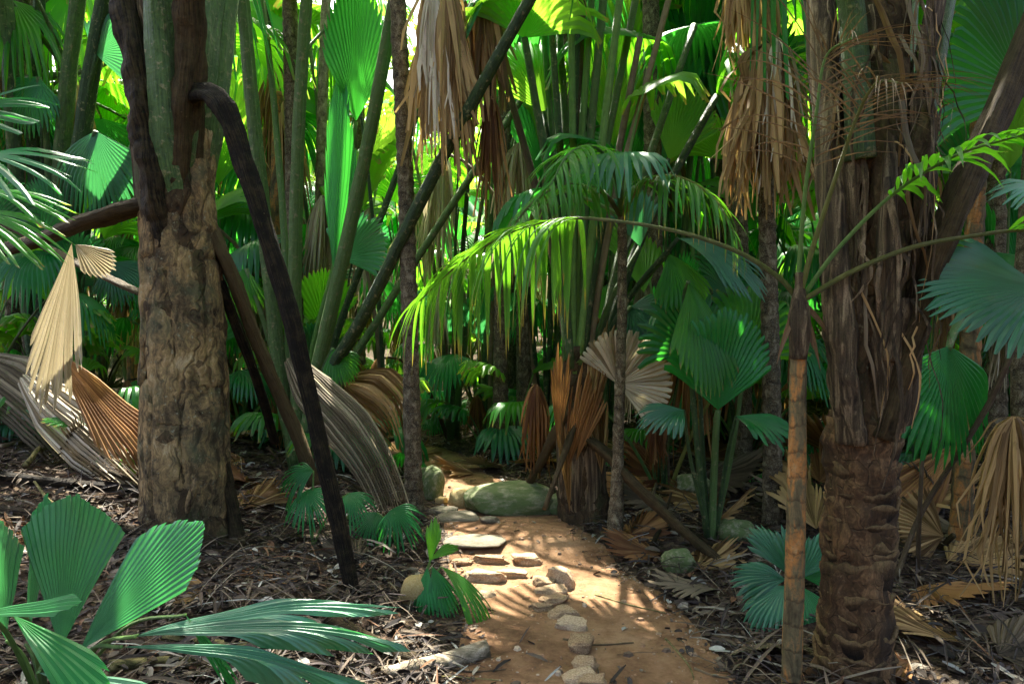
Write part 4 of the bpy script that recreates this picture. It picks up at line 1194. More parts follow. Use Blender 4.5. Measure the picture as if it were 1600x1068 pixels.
# --- the tall fan palm behind the thick trunk on the left
d = 8.2
g0 = Vector((-5.4, 8.2, h(-5.4, 8.2)))
N_ = thing('young_palm', g0, 'stemless fan palm with broad pale green stalks rising left of the thick trunk', 'palm tree')
for i, (pts, w0, w1) in enumerate([
        ([(80, 640, d), (92, 400, d), (100, 200, d - .2), (122, 0, d - .4), (160, -260, d - .8)], 28, 22), ([(85, 640, d), (105, 420, d - .2), (130, 200, d - .4), (165, -10, d - .7), (220, -260, d - 1.1)], 30, 24),
        ([(72, 640, d), (60, 400, d), (52, 200, d), (62, 0, d), (70, -200, d)], 20, 16), ([(66, 640, d), (36, 400, d), (20, 200, d - .2), (8, 0, d - .4), (-40, -220, d - .6)], 24, 20),
        ([(90, 640, d), (125, 380, d - .3), (165, 310, d - .4), (215, 225, d - .4), (330, 60, d - .2)], 22, 16), ([(75, 640, d), (72, 300, d + .3), (70, 100, d + .5), (75, -120, d + .8)], 14, 12)]):
    o = stalk_px('petiole', N_, pts, w0, w1, 'stalk_green')
    a = pts[-1]; q = P(*a); v = (q - P(*pts[-2])).normalized()
    mb = MB(); fan_blade(mb, frame_mat(q, v + Vector((.2, -.1, -.5)), Vector((0, 0, 1)) - v * .4), 1.1, 24, 1.3, .68, .35, 1.0, .5, 0, 6, random.Random(i + 7), .1, .35)
    mb.build('blade', 'leaf_green', o)
for i, (b, t_, nr, mt, kw) in enumerate([
        ((150, 205, 7.6), (146, 340, 7.5), (.1, -1, .2), 'leaf_teal', dict(n=24, A=1.1, side=1.3, R=.9, cut=.6, sag=.15)),
        ((150, 85, 7.6), (205, 20, 7.4), (.1, -1, .1), 'leaf_teal', dict(n=26, A=1.4, R=.6)),
        ((175, 410, 7.8), (200, 470, 7.6), (.1, -1, .3), 'leaf_teal', dict(n=22, A=1.2, R=.45)),
        ((60, 120, 7.9), (20, 180, 7.8), (0, -1, .3), 'leaf_emerald', dict(n=22, A=1.2, R=.6))]):
    o = stalk_px('petiole', N_, [(78, 600, d), ((b[0] + 90) / 2, (b[1] + 400) / 2, b[2] + .2), b], 12, 8, 'stalk_green')
    fan_px('blade', o, b, t_, Vector(nr), mt, 110 + i, **kw)
# feathery leaves reaching in from the left edge
g0 = Vector((-3.6, 3.5, h(-3.6, 3.5)))
o = thing('palm_tree', g0, 'feather palm beyond the left edge with glossy narrow leaflets reaching in', 'palm tree')
stalk([g0, g0 + Vector((.05, 0, 1.0)), g0 + Vector((.1, 0, 1.9))], .05, .04, 10).build('trunk', 'bark_slender', o)
tp = g0 + Vector((.1, 0, 1.85))
for i, (b, t_, nr, rr, n_, A0) in enumerate([((-50, 250, 3.2), (110, 205, 3.0), (0, -.6, .8), .60, 10, .5), ((-60, 330, 3.1), (80, 350, 2.9), (0, -.6, .8), .55, 10, .5), ((-70, 190, 3.3), (40, 110, 3.2), (-.3, -.8, .5), .5, 10, .6), ((-40, 300, 3.2), (130, 275, 3.05), (0, -.5, 1), .55, 6, .25)]):
    q = stalk([tp, tp.lerp(P(*b), .5) + Vector((0, 0, .1)), P(*b)], .014, .008, 8).build('petiole', 'stalk_bright', o)
    fan_px('blade', q, b, t_, Vector(nr), 'leaf_emerald' if i % 2 == 0 else 'leaf_green', 210 + i, n=n_, A=A0, cut=.22, tipw=.05, pleat=.4, bend=.5, side=.3, sag=.12, R=rr, K=9, env=.1, costa=.15)

# --- pale hanging leaf, brown plank-like leaf on the left bank
o = fan_px('dead_leaf', None, (112, 380, 5.3), (70, 640, 5.2), Vector((.35, -1, .35)), 'leaf_dead_pale', 120, n=15, A=.23, cut=.8, env=.3, wave=.12, pleat=.7, bend=.12, side=.3, tatter=.4, sag=0, costa=.25, tipw=.5)
tag(o, 'pale cream pleated dead leaf hanging from a dark stalk on the left bank', 'palm leaf')
o = fan_px('dead_leaf', None, (118, 382, 5.28), (165, 415, 5.2), Vector((.1, -1, .5)), 'leaf_dead_pale', 121, n=12, A=.6, cut=.85, pleat=.6, bend=.7, side=.3, tatter=.1, sag=0)
tag(o, 'small cream dead leaf folded over the dark stalk above the pale hanging leaf', 'palm leaf')
o = fan_px('dead_leaf', None, (85, 545, 5.7), (235, 715, 5.3), Vector((.45, -.75, .6)), 'leaf_rust', 122, n=15, A=.22, wave=.14, cut=.93, pleat=.7, bend=.15, side=.3, tatter=.1, sag=0, tipw=.6, costa=.15)
tag(o, 'long reddish-brown pleated dead leaf lying down the bank against the thick trunk', 'palm leaf')
drape('dead_leaf', 'pale bleached dead leaf heaped beside the foot of the thick trunk', (40, 590, 6.1), [(90, 640, 5.9), (150, 690, 5.7)], (228, 765, 5.4), [.08, .22, .26, .16], 'leaf_dead_pale', 16, 4)
drape('dead_leaf', 'grey dead leaf slumped on the bank behind the pale heap', (-40, 560, 6.6), [(20, 600, 6.4), (80, 650, 6.2)], (130, 720, 5.9), [.1, .3, .3, .2], 'leaf_dead_grey', 16, 6)
# hanging brown leaf and tan fans at lower right
g0 = G(1560, 960); d = g0.y
o = skirt_px('dead_leaf', None, (1585, 650, d - .1), 945, 150, 'leaf_dead', 90, 130, .03, .0)
tag(o, 'tall brown withered leaf standing like a broom at the right', 'palm leaf')
o = fan_px('dead_leaf', None, (1475, 838, 4.9), (1400, 800, 4.7), Vector((-.1, -1, .4)), 'leaf_dead', 131, n=24, A=1.0, cut=.85, pleat=.5, bend=.2, side=.1, sag=0, R=.45)
tag(o, 'tan dry fan leaf leaning behind the ringed trunk', 'palm leaf')
o = fan_px('dead_leaf', None, (1500, 690, 5.6), (1395, 800, 5.3), Vector((-.4, -1, .5)), 'leaf_rust', 132, n=14, A=.35, cut=.9, pleat=.6, bend=.15, side=.2, sag=0)
tag(o, 'long folded rust leaf slanting down to the dry fan', 'palm leaf')
o = stalk([P(1592, 520, 4.2), P(1560, 600, 4.3), P(1525, 665, 4.4), P(1440, 800, 4.6), G(1400, 905)], .018, .016, 8).build('dead_stalk', 'stalk_dry')
tag(o, 'pale dry stalk leaning down from the right above the withered leaf', 'stalk')
o = stalk([G(1434, 900), P(1438, 780, 4.4), P(1446, 640, 4.5)], .016, .012, 8).build('dead_stalk', 'stalk_dry')
tag(o, 'thin upright grey stalk just behind the ringed trunk', 'stalk')

# ------------------------------------------------------------------ seedlings
def seedling(base, label, blades, group=None, smat='stalk_bright'):
    o = thing('palm_seedling', base, label, 'palm seedling', group)
    for i, (b, t_, nr, mt, kw) in enumerate(blades):
        pb = P(*b)
        k = dict(kw)
        mid = Vector(base).lerp(pb, .55) + Vector((0, 0, .15 * (pb - Vector(base)).length))
        q = stalk([Vector(base) - Vector((0, 0, .03)), mid, pb], .009, .006, 7).build('petiole', smat, o)
        fan_px('blade', q, b, t_, Vector(nr), mt, 300 + i, **k)
    return o
bs = Vector((-1.68, 2.55, h(-1.68, 2.55)))
seedling(bs, 'large glossy palm seedling with pleated blue-green leaves below the thick trunk', [
    ((95, 1012, 2.5), (112, 792, 2.5), (.12, -1, .35), 'leaf_teal', dict(n=20, A=.40, cut=1.0, pleat=.42, bend=.06, side=.15, sag=0, tatter=.0, tipw=.9, K=12, costa=.25, env=.10)),
    ((125, 1015, 2.42), (283, 838, 2.40), (.35, -1, .5), 'leaf_teal', dict(n=17, A=.32, cut=.97, pleat=.42, bend=.25, side=.15, sag=.0, tatter=.0, tipw=.8, K=12, costa=.3, env=.2)),
    ((40, 1005, 2.6), (72, 792, 2.62), (-.1, -1, .35), 'leaf_teal', dict(n=6, A=.13, cut=1.0, pleat=.42, bend=.05, side=.1, sag=0, tatter=0, tipw=.9, K=10, env=.05)),
    ((10, 1000, 2.45), (-25, 830, 2.4), (-.2, -1, .4), 'leaf_teal', dict(n=12, A=.33, cut=.97, pleat=.42, bend=.2, side=.2, sag=0, tatter=0, tipw=.8, K=10, env=.1)),
    ((215, 992, 2.4), (530, 900, 2.3), (.05, -.75, 1), 'leaf_teal', dict(n=6, A=.095, cut=.9, pleat=.42, bend=.45, side=.4, sag=.03, K=14, tipw=.3, costa=.55, env=.4)),
    ((212, 994, 2.38), (540, 938, 2.2), (.05, -.8, 1), 'leaf_teal', dict(n=6, A=.085, cut=.9, pleat=.42, bend=.5, side=.4, sag=.04, K=14, tipw=.3, costa=.55, env=.4)),
    ((190, 1010, 2.3), (520, 990, 2.15), (.05, -.7, 1), 'leaf_teal', dict(n=5, A=.07, cut=.9, pleat=.7, bend=.6, side=.4, sag=.06, K=14, tipw=.3, costa=.55, env=.4)),
    ((290, 960, 2.4), (365, 1065, 2.25), (.3, -.8, .6), 'leaf_emerald', dict(n=4, A=.12, cut=.85, pleat=.6, bend=.5, side=.4, sag=.0, K=10, tipw=.3, costa=.5, env=.4)),
    ((20, 960, 2.05), (150, 1065, 1.9), (.4, -.7, .7), 'leaf_emerald', dict(n=6, A=.22, cut=.95, pleat=.4, bend=.3, side=.4, sag=0, K=10, tipw=.5)),
    ((-60, 962, 2.05), (108, 938, 2.0), (0, -.55, 1), 'leaf_emerald', dict(n=5, A=.12, cut=1.0, pleat=.4, bend=.1, side=.3, sag=0, K=9, tipw=.9, env=.05)),
    ((60, 1050, 2.2), (260, 1085, 2.0), (0, -.5, 1), 'leaf_teal', dict(n=6, A=.14, cut=.9, pleat=.42, bend=.3, side=.3, sag=0, K=9, tipw=.3))])
b = G(488, 850)
seedling(b, 'small fan seedling with drooping fringed leaves behind the leaning dark stalk', [
    ((478, 765, b.y), (498, 815, b.y - .2), (0, -.8, .6), 'leaf_emerald', dict(n=22, A=1.3, R=.28, cut=.4, side=.5, sag=.2)),
    ((490, 735, b.y), (440, 740, b.y - .05), (0, -.8, .6), 'leaf_emerald', dict(n=14, A=1.0, R=.26, cut=.4, side=.5, sag=.3, bend=.9)),
    ((545, 770, b.y), (560, 810, b.y - .2), (0, -.8, .6), 'leaf_emerald', dict(n=20, A=1.3, R=.24, cut=.45, side=.5, sag=.2))])
b = G(625, 862)
seedling(b, 'low fan seedling with thin fingers at the foot of the drooping grey leaf', [
    ((612, 795, b.y), (640, 830, b.y - .15), (0, -.8, .6), 'leaf_emerald', dict(n=20, A=1.4, R=.3, cut=.4, side=.5, sag=.25)),
    ((590, 800, b.y + .1), (560, 835, b.y - .1), (0, -.8, .6), 'leaf_emerald', dict(n=18, A=1.2, R=.28, cut=.4, side=.5, sag=.25))])
b = G(660, 945)
seedling(b, 'bright palm seedling arching over the left path edge', [
    ((672, 880, b.y), (676, 822, b.y), (-.5, -1, .1), 'leaf_green', dict(n=6, A=.32, R=.25, cut=.85, bend=.2, side=.4, sag=0, costa=.4)),
    ((672, 875, b.y), (712, 840, b.y - .05), (0, -1, .6), 'leaf_green', dict(n=5, A=.3, R=.2, cut=.8, bend=1.4, side=.4, sag=.05, costa=.4)),
    ((676, 885, b.y), (700, 950, b.y - .15), (.3, -1, .4), 'leaf_emerald', dict(n=10, A=.5, R=.30, cut=.75, bend=.4, side=.6, sag=.05)),
    ((668, 885, b.y), (658, 950, b.y - .15), (-.3, -1, .4), 'leaf_emerald', dict(n=8, A=.4, R=.28, cut=.75, bend=.4, side=.6, sag=.05)),
    ((690, 885, b.y), (755, 920, b.y - .25), (.2, -.6, 1), 'leaf_green', dict(n=10, A=.28, R=.50, cut=.55, bend=1.3, side=.6, sag=.15, costa=.4))])
b = G(1246, 972)
b = Vector((b.x, 4.0, h(b.x, 4.0)))
seedling(b, 'leafy palm seedling with split blue-green fans between the slender stem and the ringed trunk', [
    ((1240, 900, 4.0), (1240, 825, 3.95), (-.2, -1, .5), 'leaf_teal', dict(n=9, A=.5, R=.30, cut=.8, bend=.5, side=.3, sag=.05)),
    ((1246, 905, 4.0), (1300, 850, 3.9), (.3, -1, .5), 'leaf_teal', dict(n=10, A=.5, R=.34, cut=.8, bend=.4, side=.3, sag=.05)),
    ((1228, 905, 4.0), (1150, 880, 3.85), (-.2, -.8, .7), 'leaf_teal', dict(n=10, A=.55, R=.32, cut=.75, bend=.9, side=.4, sag=.1)),
    ((1226, 915, 3.95), (1170, 960, 3.75), (-.2, -.8, .7), 'leaf_teal', dict(n=12, A=.7, R=.30, cut=.75, bend=.7, side=.4, sag=.1)),
    ((1250, 915, 3.95), (1290, 960, 3.8), (.2, -.9, .6), 'leaf_emerald', dict(n=12, A=.6, R=.32, cut=.75, bend=.7, side=.4, sag=.1)),
    ((1236, 900, 4.05), (1190, 830, 4.1), (-.2, -1, .4), 'leaf_teal', dict(n=9, A=.4, R=.34, cut=.8, bend=.5, side=.3, sag=.05)),
    ((1252, 900, 4.1), (1330, 900, 4.0), (.2, -1, .6), 'leaf_emerald', dict(n=9, A=.5, R=.32, cut=.8, bend=.6, side=.3, sag=.05))])
b = G(150, 735)
seedling(b, 'sunlit seedling with one broad pale leaf in front of the reddish-brown dead leaf', [
    ((160, 680, b.y), (88, 628, b.y - .2), (0, -.5, 1), 'leaf_green', dict(n=8, A=.3, R=.42, cut=.9, bend=.8, side=.6, sag=.05, costa=.5))])
b = G(207, 755)
seedling(b, 'tiny yellow-green sprout at the left foot of the thick trunk', [
    ((205, 700, b.y), (208, 752, b.y - .1), (.3, -1, .2), 'leaf_lime', dict(n=3, A=.14, R=.22, cut=.8, bend=.4, side=.4, sag=0)),
    ((203, 690, b.y), (190, 720, b.y - .1), (.3, -1, .2), 'leaf_green', dict(n=3, A=.12, R=.22, cut=.8, bend=.4, side=.4, sag=0))])

# ------------------------------------------------------------------ stones
def stone_mesh(seed, block=.55, rough=.12, sub=3):
    bm = bmesh.new()
    bmesh.ops.create_icosphere(bm, subdivisions=sub, radius=1)
    rg = random.Random(seed)
    off = Vector((rg.uniform(0, 50), rg.uniform(0, 50), rg.uniform(0, 50)))
    planes = []
    for k in range(7):
        v = Vector((rg.gauss(0, 1), rg.gauss(0, 1), rg.gauss(0, .8))).normalized()
        planes.append((v, rg.uniform(.70, .95)))
    for v in bm.verts:
        p = v.co.copy()
        p = Vector([math.copysign(abs(c) ** block, c) for c in p])
        for n_, dd in planes:
            e = p.dot(n_) - dd
            if e > 0: p -= n_ * e * .92
        p *= 1 + rough * noise.fractal(p * 1.6 + off, 1.0, 2.0, 4)
        v.co = p
    me = bpy.data.meshes.new('stone')
    bm.to_mesh(me); bm.free()
    me.polygons.foreach_set('use_smooth', [True] * len(me.polygons))
    return me
def stone(name, px, py, wpx, hpx, mat, seed, label, group=None, depth=1.0, cat='stone', block=.55, sink=.4, rot=None, rough=.12, sub=3):
    g = G(px, py + hpx * .25)
    d = g.y
    hw = wpx / 2 / FPX * d
    hh = max(hpx / 2 / FPX * d, .02)
    me = stone_mesh(seed, block, rough, sub)
    me.materials.append(M[mat])
    o = bpy.data.objects.new(name, me); COL.objects.link(o)
    o.scale = (hw * 1.12, hw * depth * 1.1, hh * (1.0 if name == 'path_stone' else 1.25))
    o.rotation_euler = (0, 0, rot if rot is not None else random.Random(seed).uniform(-.4, .4))
    o.location = (g.x, g.y, g.z + hh * (1 - sink) * .7)
    ORG[o.name] = Vector((0, 0, 0))
    return tag(o, label, cat, group)
edge = [(770, 873, 57, 14, .35), (724, 878, 30, 12, .5), (822, 874, 36, 20, .8), (760, 902, 56, 24, .4), (800, 896, 44, 16, .5), (849, 908, 36, 22, .8),
        (860, 921, 42, 16, .7), (864, 936, 44, 16, .6), (850, 947, 32, 12, .7), (879, 957, 44, 20, .7), (894, 975, 42, 22, .7), (905, 1006, 36, 26, 1.3), (916, 1036, 38, 24, .9),
        (905, 1056, 46, 18, .8), (926, 1064, 42, 16, .8), (760, 928, 26, 10, .7)]
for i, (x, y, w_, hh, dp) in enumerate(edge):
    stone('path_stone', x, y, w_, hh, 'stone', 400 + i, 'rough beige stone set in the low edging line across the sandy path', 'edging stones in the path', dp, block=.36, rough=.26, sink=.66, sub=4)
stone('path_stone', 876, 905, 42, 36, 'stone', 430, 'upright block with dark side at the bend of the path edging', None, .7, block=.45, sink=.1)
for i, (x, y, w_, hh, lb) in enumerate([(742, 845, 84, 10, 'broad mossy flagstone lying flush in the path'), (717, 806, 64, 10, 'grey-green flagstone beside the tan boulder'), (690, 797, 46, 10, 'flat grey slab at the foot of the lichen-spotted stem'), (766, 813, 28, 9, 'small flat slab in the path below the mossy boulder')]):
    stone('flagstone', x, y, w_, hh, 'stone_slab', 440 + i, lb, None, .8, block=.6, sink=.5)
stone('boulder', 800, 782, 130, 46, 'boulder_moss', 450, 'wide low boulder capped with moss at the bend of the path', None, .7, 'boulder', .8, .35, .1, .1, 4)
stone('boulder', 872, 790, 70, 34, 'boulder_moss', 451, 'mossy boulder shoulder against the stout palm clump', None, .8, 'boulder', .85, .35, 0, .1, 4)
stone('boulder', 672, 762, 40, 58, 'boulder_moss', 452, 'upright mossy boulder beside the lichen-spotted stem', None, .9, 'boulder', .85, .2, 0, .1, 4)
stone('boulder', 723, 780, 42, 28, 'boulder_tan', 453, 'small tan boulder between the flagstones and the mossy boulder', None, .9, 'boulder', .8, .2, .2)
stone('boulder', 690, 785, 18, 14, 'boulder_tan', 454, 'fist-sized orange stone below the upright mossy boulder', None, .9, 'stone', .8, .2)
stone('boulder', 1062, 880, 50, 34, 'boulder_moss', 455, 'round green boulder under the fallen dark stalk', None, .9, 'boulder', .85, .25, 0, .08, 4)
stone('boulder', 1149, 832, 52, 34, 'boulder_moss', 456, 'mossy boulder beside the grey-brown ringed stem', None, .9, 'boulder', .85, .25, 0, .08, 4)
stone('boulder', 1082, 765, 56, 40, 'boulder_moss', 457, 'grey-green boulder behind the stout palm clump', None, .9, 'boulder', .85, .25, 0, .08, 4)
stone('boulder', 650, 930, 46, 50, 'boulder_tan', 459, 'brown stone half hidden behind the bright path-edge seedling', None, .9, 'boulder', .8, .25)

# ------------------------------------------------------------------ logs, roots and fallen stalks
def pole(name, label, cat, pts, r0, r1, mat, n=12, rough=.12, group=None, lift=0.0):
    q = []
    for p in pts:
        if len(p) == 2: g = G(*p); g.z += r0 * .6 + lift
        else: g = P(*p)
        q.append(g)
    mb = MB()
    c = cr(q, 8)
    tube(mb, c, lambda t: r0 + (r1 - r0) * t, n, lambda a, t: 1 + rough * noise.noise(Vector((math.cos(a) * 1.6, math.sin(a) * 1.6, t * 9 + r0 * 99))) * 2)
    return tag(mb.build(name, mat), label, cat, group)
pole('log', 'weathered grey log lying at the left path edge', 'log', [(600, 1062), (650, 1052), (705, 1040), (760, 1022)], .036, .050, 'log_wood', 14, .1)
pole('log', 'dark fallen stalk running down the bank behind the grey log', 'log', [(430, 935), (520, 975), (590, 1015), (650, 1040)], .032, .038, 'stalk_dead')
pole('root', 'mossy root lying across the lower left bank', 'root', [(255, 1000), (330, 1012), (420, 1018), (520, 1022)], .022, .02, 'moss_root')
pole('root', 'mossy root at the bottom edge of the bank', 'root', [(170, 1050), (260, 1040), (350, 1050), (430, 1068)], .024, .02, 'moss_root')
pole('log', 'long dark fallen stalk below the thick trunk', 'log', [(-40, 800), (120, 822), (260, 846), (380, 858)], .040, .035, 'stalk_dead')
pole('log', 'dark fallen stalk on the slope left of the thick trunk', 'log', [(-40, 745), (100, 760), (225, 772)], .038, .034, 'stalk_dead')
pole('log', 'grey fallen stalk between the leaning stalk and the path', 'log', [(370, 850), (470, 845), (560, 850), (640, 846)], .026, .02, 'stalk_dead')
pole('log', 'fallen dark stalk under the hanging pale leaf', 'log', [(0, 700), (60, 690), (130, 700), (215, 735)], .02, .016, 'stalk_dry')
pole('log', 'fallen stalk crossing the ground right of the ringed trunk', 'log', [(1385, 975), (1450, 975), (1540, 970), (1640, 975)], .014, .012, 'stalk_dry')
pole('log', 'thin dark pole lying right of the round green boulder', 'log', [(1080, 838), (1130, 870), (1180, 905)], .03, .025, 'stalk_dead')
o = None
fan_ = MB()
shell(fan_, [G(268, 838) + Vector((0, 0, -.02)), G(268, 838) + Vector((-.06, -.02, .1)), G(268, 838) + Vector((-.13, -.04, .20))], .045, -1.2, 1.2, .01, random.Random(5), 6, 5, .3, 0, .25)
tag(fan_.build('bark_piece', 'splinter'), 'pale splintered bark piece standing at the foot of the thick trunk', 'bark')

# ------------------------------------------------------------------ fallen fans and skirts on the ground
rng = random.Random(77)
fall = [(740, 742, .5), (760, 730, .55), (1030, 872, .45), (1085, 893, .45), (1120, 925, .45), (985, 838, .4), (1130, 800, .7), (1060, 800, .7), (1020, 770, .8), (1180, 740, .9), (1240, 720, .9), (1100, 720, .9), (1010, 720, .8), (1290, 800, .7), (1440, 920, .5), (1500, 1010, .5),
        (1560, 1030, .5), (1420, 1040, .4), (1480, 880, .6), (1580, 870, .6), (380, 720, .7), (420, 680, .8), (400, 640, .9), (560, 720, .6), (130, 690, .6), (60, 650, .7), (20, 600, .9), (640, 720, .7), (600, 690, .8), (860, 720, .7), (1150, 690, 1.0), (560, 880, .4), (480, 905, .4), (380, 800, .5), (1200, 1010, .35), (30, 860, .5), (330, 930, .35)]
for i, (x, y, s) in enumerate(fall):
    g = G(x, y)
    o = bpy.data.objects.new('fallen_leaf', LIB['fallen%d' % (i % 3)][1])
    COL.objects.link(o)
    o.location = g - Vector((0, 0, .0)); o.scale = (s, s, s * 1.3)
    o.rotation_euler = (rng.uniform(-.1, .25), rng.uniform(-.2, .2), rng.uniform(0, 6.28))
    tag(o, ['withered brown fan leaf lying flat in the litter', 'withered grey fan leaf lying flat in the litter', 'withered rust-coloured fan leaf lying flat in the litter'][i % 3], 'palm leaf', ['brown', 'grey', 'rust'][i % 3] + ' fallen leaves on the forest floor')

for i in range(46):
    px = rng.choice([rng.uniform(-60, 600), rng.uniform(980, 1660)]); d = 5.0 + 6.5 * rng.random()
    x = (px - 800) / FPX * d
    if on_path(x, d, .5): continue
    s = rng.uniform(.45, .95)
    o = bpy.data.objects.new('fallen_leaf', LIB['fallen%d' % (i % 3)][1])
    COL.objects.link(o)
    o.location = (x, d, h(x, d) + rng.uniform(0, .08)); o.scale = (s * rng.uniform(.4, 1), s, s * 1.6)
    o.rotation_euler = (rng.uniform(-.1, .6), rng.uniform(-.5, .5), rng.uniform(0, 6.28))
    tag(o, 'x', 'palm leaf', ['brown', 'grey', 'rust'][i % 3] + ' fallen leaves on the forest floor')
for i in range(30):
    px = rng.choice([rng.uniform(-40, 560), rng.uniform(1000, 1640)]); d = 4.6 + 5.5 * rng.random()
    x = (px - 800) / FPX * d
    a = rng.uniform(0, PI); L = rng.uniform(.5, 1.3)
    pts = []
    for k in range(5):
        q = (k / 4 - .5) * L
        xx, yy = x + math.cos(a) * q, d + math.sin(a) * q * .8
        pts.append(Vector((xx, yy, h(xx, yy) + .03 + (.10 if rng.random() < .15 else 0) + k * rng.choice([0, 0, .05]))))
    if any(on_path(p.x, p.y, .1) for p in pts): continue
    o = stalk(pts, rng.uniform(.012, .028), rng.uniform(.008, .014), 8, 4, .2).build('dead_stalk', ['stalk_dead', 'stalk_dry', 'moss_root'][i % 3])
    tag(o, 'x', 'stalk', ['dark', 'pale', 'mossy'][i % 3] + ' dead stalks on the forest floor')

# ------------------------------------------------------------------ repeated palms of the thicket
rng = random.Random(2024)
def spread(kind, n, d0, d1, label, group, sc_=(.85, 1.15), lo=-250, hi=1850, clear=.7, name='palm_tree', skip=None, **kw):
    for i in range(n):
        for tr in range(30):
            px = lo + (hi - lo) * (i + rng.random()) / n
            d = d0 + (d1 - d0) * rng.random()
            x = (px - 800) / FPX * d
            if on_path(x, d, clear): continue
            if skip and skip(px, d): continue
            if kind != 'young' and any(in_gap((x, d, h(x, d) + hh), .7) for hh in (4.5, 5.5, 6.5, 7.5, 8.5, 9.5)) and tr < 29: continue
            break
        else: continue
        palm(kind, Vector((x, d, h(x, d))), rng, label, 'palm tree', group, rng.uniform(*sc_), name=name, **kw)
spread('young', 6, 8.2, 10.5, 'young fan palm with tall bare stalks in the near thicket', 'young fan palms in the near thicket', (.8, 1.05), name='young_palm')
spread('young', 16, 10.5, 15, 'young fan palm with tall bare stalks farther back in the thicket', 'young fan palms farther back in the thicket', (.85, 1.15), name='young_palm')
spread('young', 30, 14, 24, 'sunlit young fan palm far back in the thicket', 'sunlit young fan palms far back', (.9, 1.3), name='young_palm')
spread('fan', 7, 8, 12, 'tall fan palm with thin stem and withered skirt rising through the thicket', 'tall fan palms in the thicket')
spread('feather', 6, 8.5, 13, 'thin-stemmed feather palm in the thicket', 'feather palms in the thicket')
spread('fan', 9, 14, 24, 'tall fan palm far back in the sunlit thicket', 'tall fan palms far back')
spread('feather', 10, 14, 26, 'thin-stemmed feather palm far back in the sunlit thicket', 'feather palms far back')
spread('fan', 4, 8.5, 13, 'very tall thin fan palm added for shade, crown above the thicket', 'very tall fan palms added to shade the ground', (.98, 1.12), trunk='t3', nf=10)  # canopy palms added so their crowns, out of view, shade the ground
spread('young', 10, 9, 13, 'young fan palm with tall bare stalks in the near thicket', 'young fan palms in the near thicket', (.9, 1.2), name='young_palm')
for k, (x, y) in enumerate([(.2, 9.4), (-.15, 8.9), (.75, 8.3), (-2.3, 10.8), (1.5, 7.6), (1.0, 10.6), (2.9, 9.2), (-2.4, 7.9), (4.4, 8.6)]):  # added palms, unseen crowns set where they shade the path and foreground
    palm('fan', Vector((x, y, h(x, y))), rng, 'very tall thin fan palm added for shade, crown above the thicket', 'palm tree', 'very tall fan palms added to shade the ground', rng.uniform(.9, 1.0), nf=15, trunk='t3', skirts=1)
spread('fan', 8, 13, 21, 'tall fan palm far back in the sunlit thicket', 'tall fan palms far back', (.95, 1.3), nf=13)
spread('fan', 6, 7.6, 10.5, 'short-stemmed fan palm in the shade left of the path', 'short fan palms left of the path', (.8, 1.05), lo=-100, hi=520, trunk='t2', nf=11)
spread('fan', 4, 6.8, 10, 'short-stemmed fan palm in the shade right of the path', 'short fan palms right of the path', (.8, 1.05), lo=1270, hi=1750, trunk='t2', nf=11)
spread('young', 8, 6.6, 8.4, 'young fan palm with tall bare stalks close behind the path edge', 'young fan palms close behind the path edge', (.6, .9), name='young_palm', clear=1.0, skip=lambda px, d: 560 < px < 1010)
spread('young', 8, 9.0, 12.5, 'young fan palm with tall bare stalks in the near thicket', 'young fan palms in the near thicket', (.55, .9), name='young_palm')
for px, d_, t_, k_ in [(495, 9.2, 't1', 'fan'), (437, 10.2, 't1', 'feather'), (1161, 7.4, 't0', 'fan'), (800, 10.8, 't0', 'feather'), (1116, 9.5, 't1', 'fan')]:
    x = (px - 800) / FPX * d_
    palm(k_, Vector((x, d_, h(x, d_))), rng, 'thin', 'palm tree', 'tall fan palms in the thicket' if k_ == 'fan' else 'feather palms in the thicket', 1.05, trunk=t_)
spread('young', 7, 8.0, 11.5, 'young fan palm with tall bare stalks in the near thicket', 'young fan palms in the near thicket', (1.35, 1.7), lo=660, hi=1180, name='young_palm', clear=.35, nf=11, keys=(0, 1, 4, 4, 0, 8, 9))
spread('young', 5, 7.4, 10.0, 'young fan palm with tall bare stalks in the near thicket', 'young fan palms in the near thicket', (1.3, 1.6), lo=380, hi=640, name='young_palm', clear=.35, nf=10, keys=(0, 1, 4, 4, 0))
spread('young', 5, 5.6, 9.0, 'young fan palm with tall bare stalks in the near thicket', 'young fan palms in the near thicket', (.6, .9), lo=1420, hi=1720, name='young_palm', clear=.35, nf=9)
def lowplant(n, d0, d1, label, group, s0, s1, lo=-100, hi=1700):
    for i in range(n):
        for tr in range(30):
            px = lo + (hi - lo) * (i + rng.random()) / n
            d = d0 + (d1 - d0) * rng.random()
            x = (px - 800) / FPX * d
            if not on_path(x, d, .25) and not (640 < px < 1010 and d < 7.6) and (Vector((x, d, 0)) - Vector((A_.location.x, A_.location.y, 0))).length > .9: break
        else: continue
        o = thing('palm_seedling', Vector((x, d, h(x, d))), label, 'palm seedling', group)
        s = rng.uniform(s0, s1)
        o.rotation_euler = (0, 0, rng.uniform(0, 6.28))
        for k in range(rng.randint(4, 7)):
            add_frond(o, 'low%d' % rng.randrange(5), 2.4 * k + rng.uniform(-.4, .4), s * rng.uniform(.8, 1.2), (0, 0, -.03))
lowplant(46, 6.6, 12, 'low fan seedling sprouting from the litter under the thicket', 'low seedlings under the thicket', .8, 1.5)
lowplant(34, 12, 22, 'knee-high fan seedling far back under the thicket', 'low seedlings far back', 1.2, 2.4)

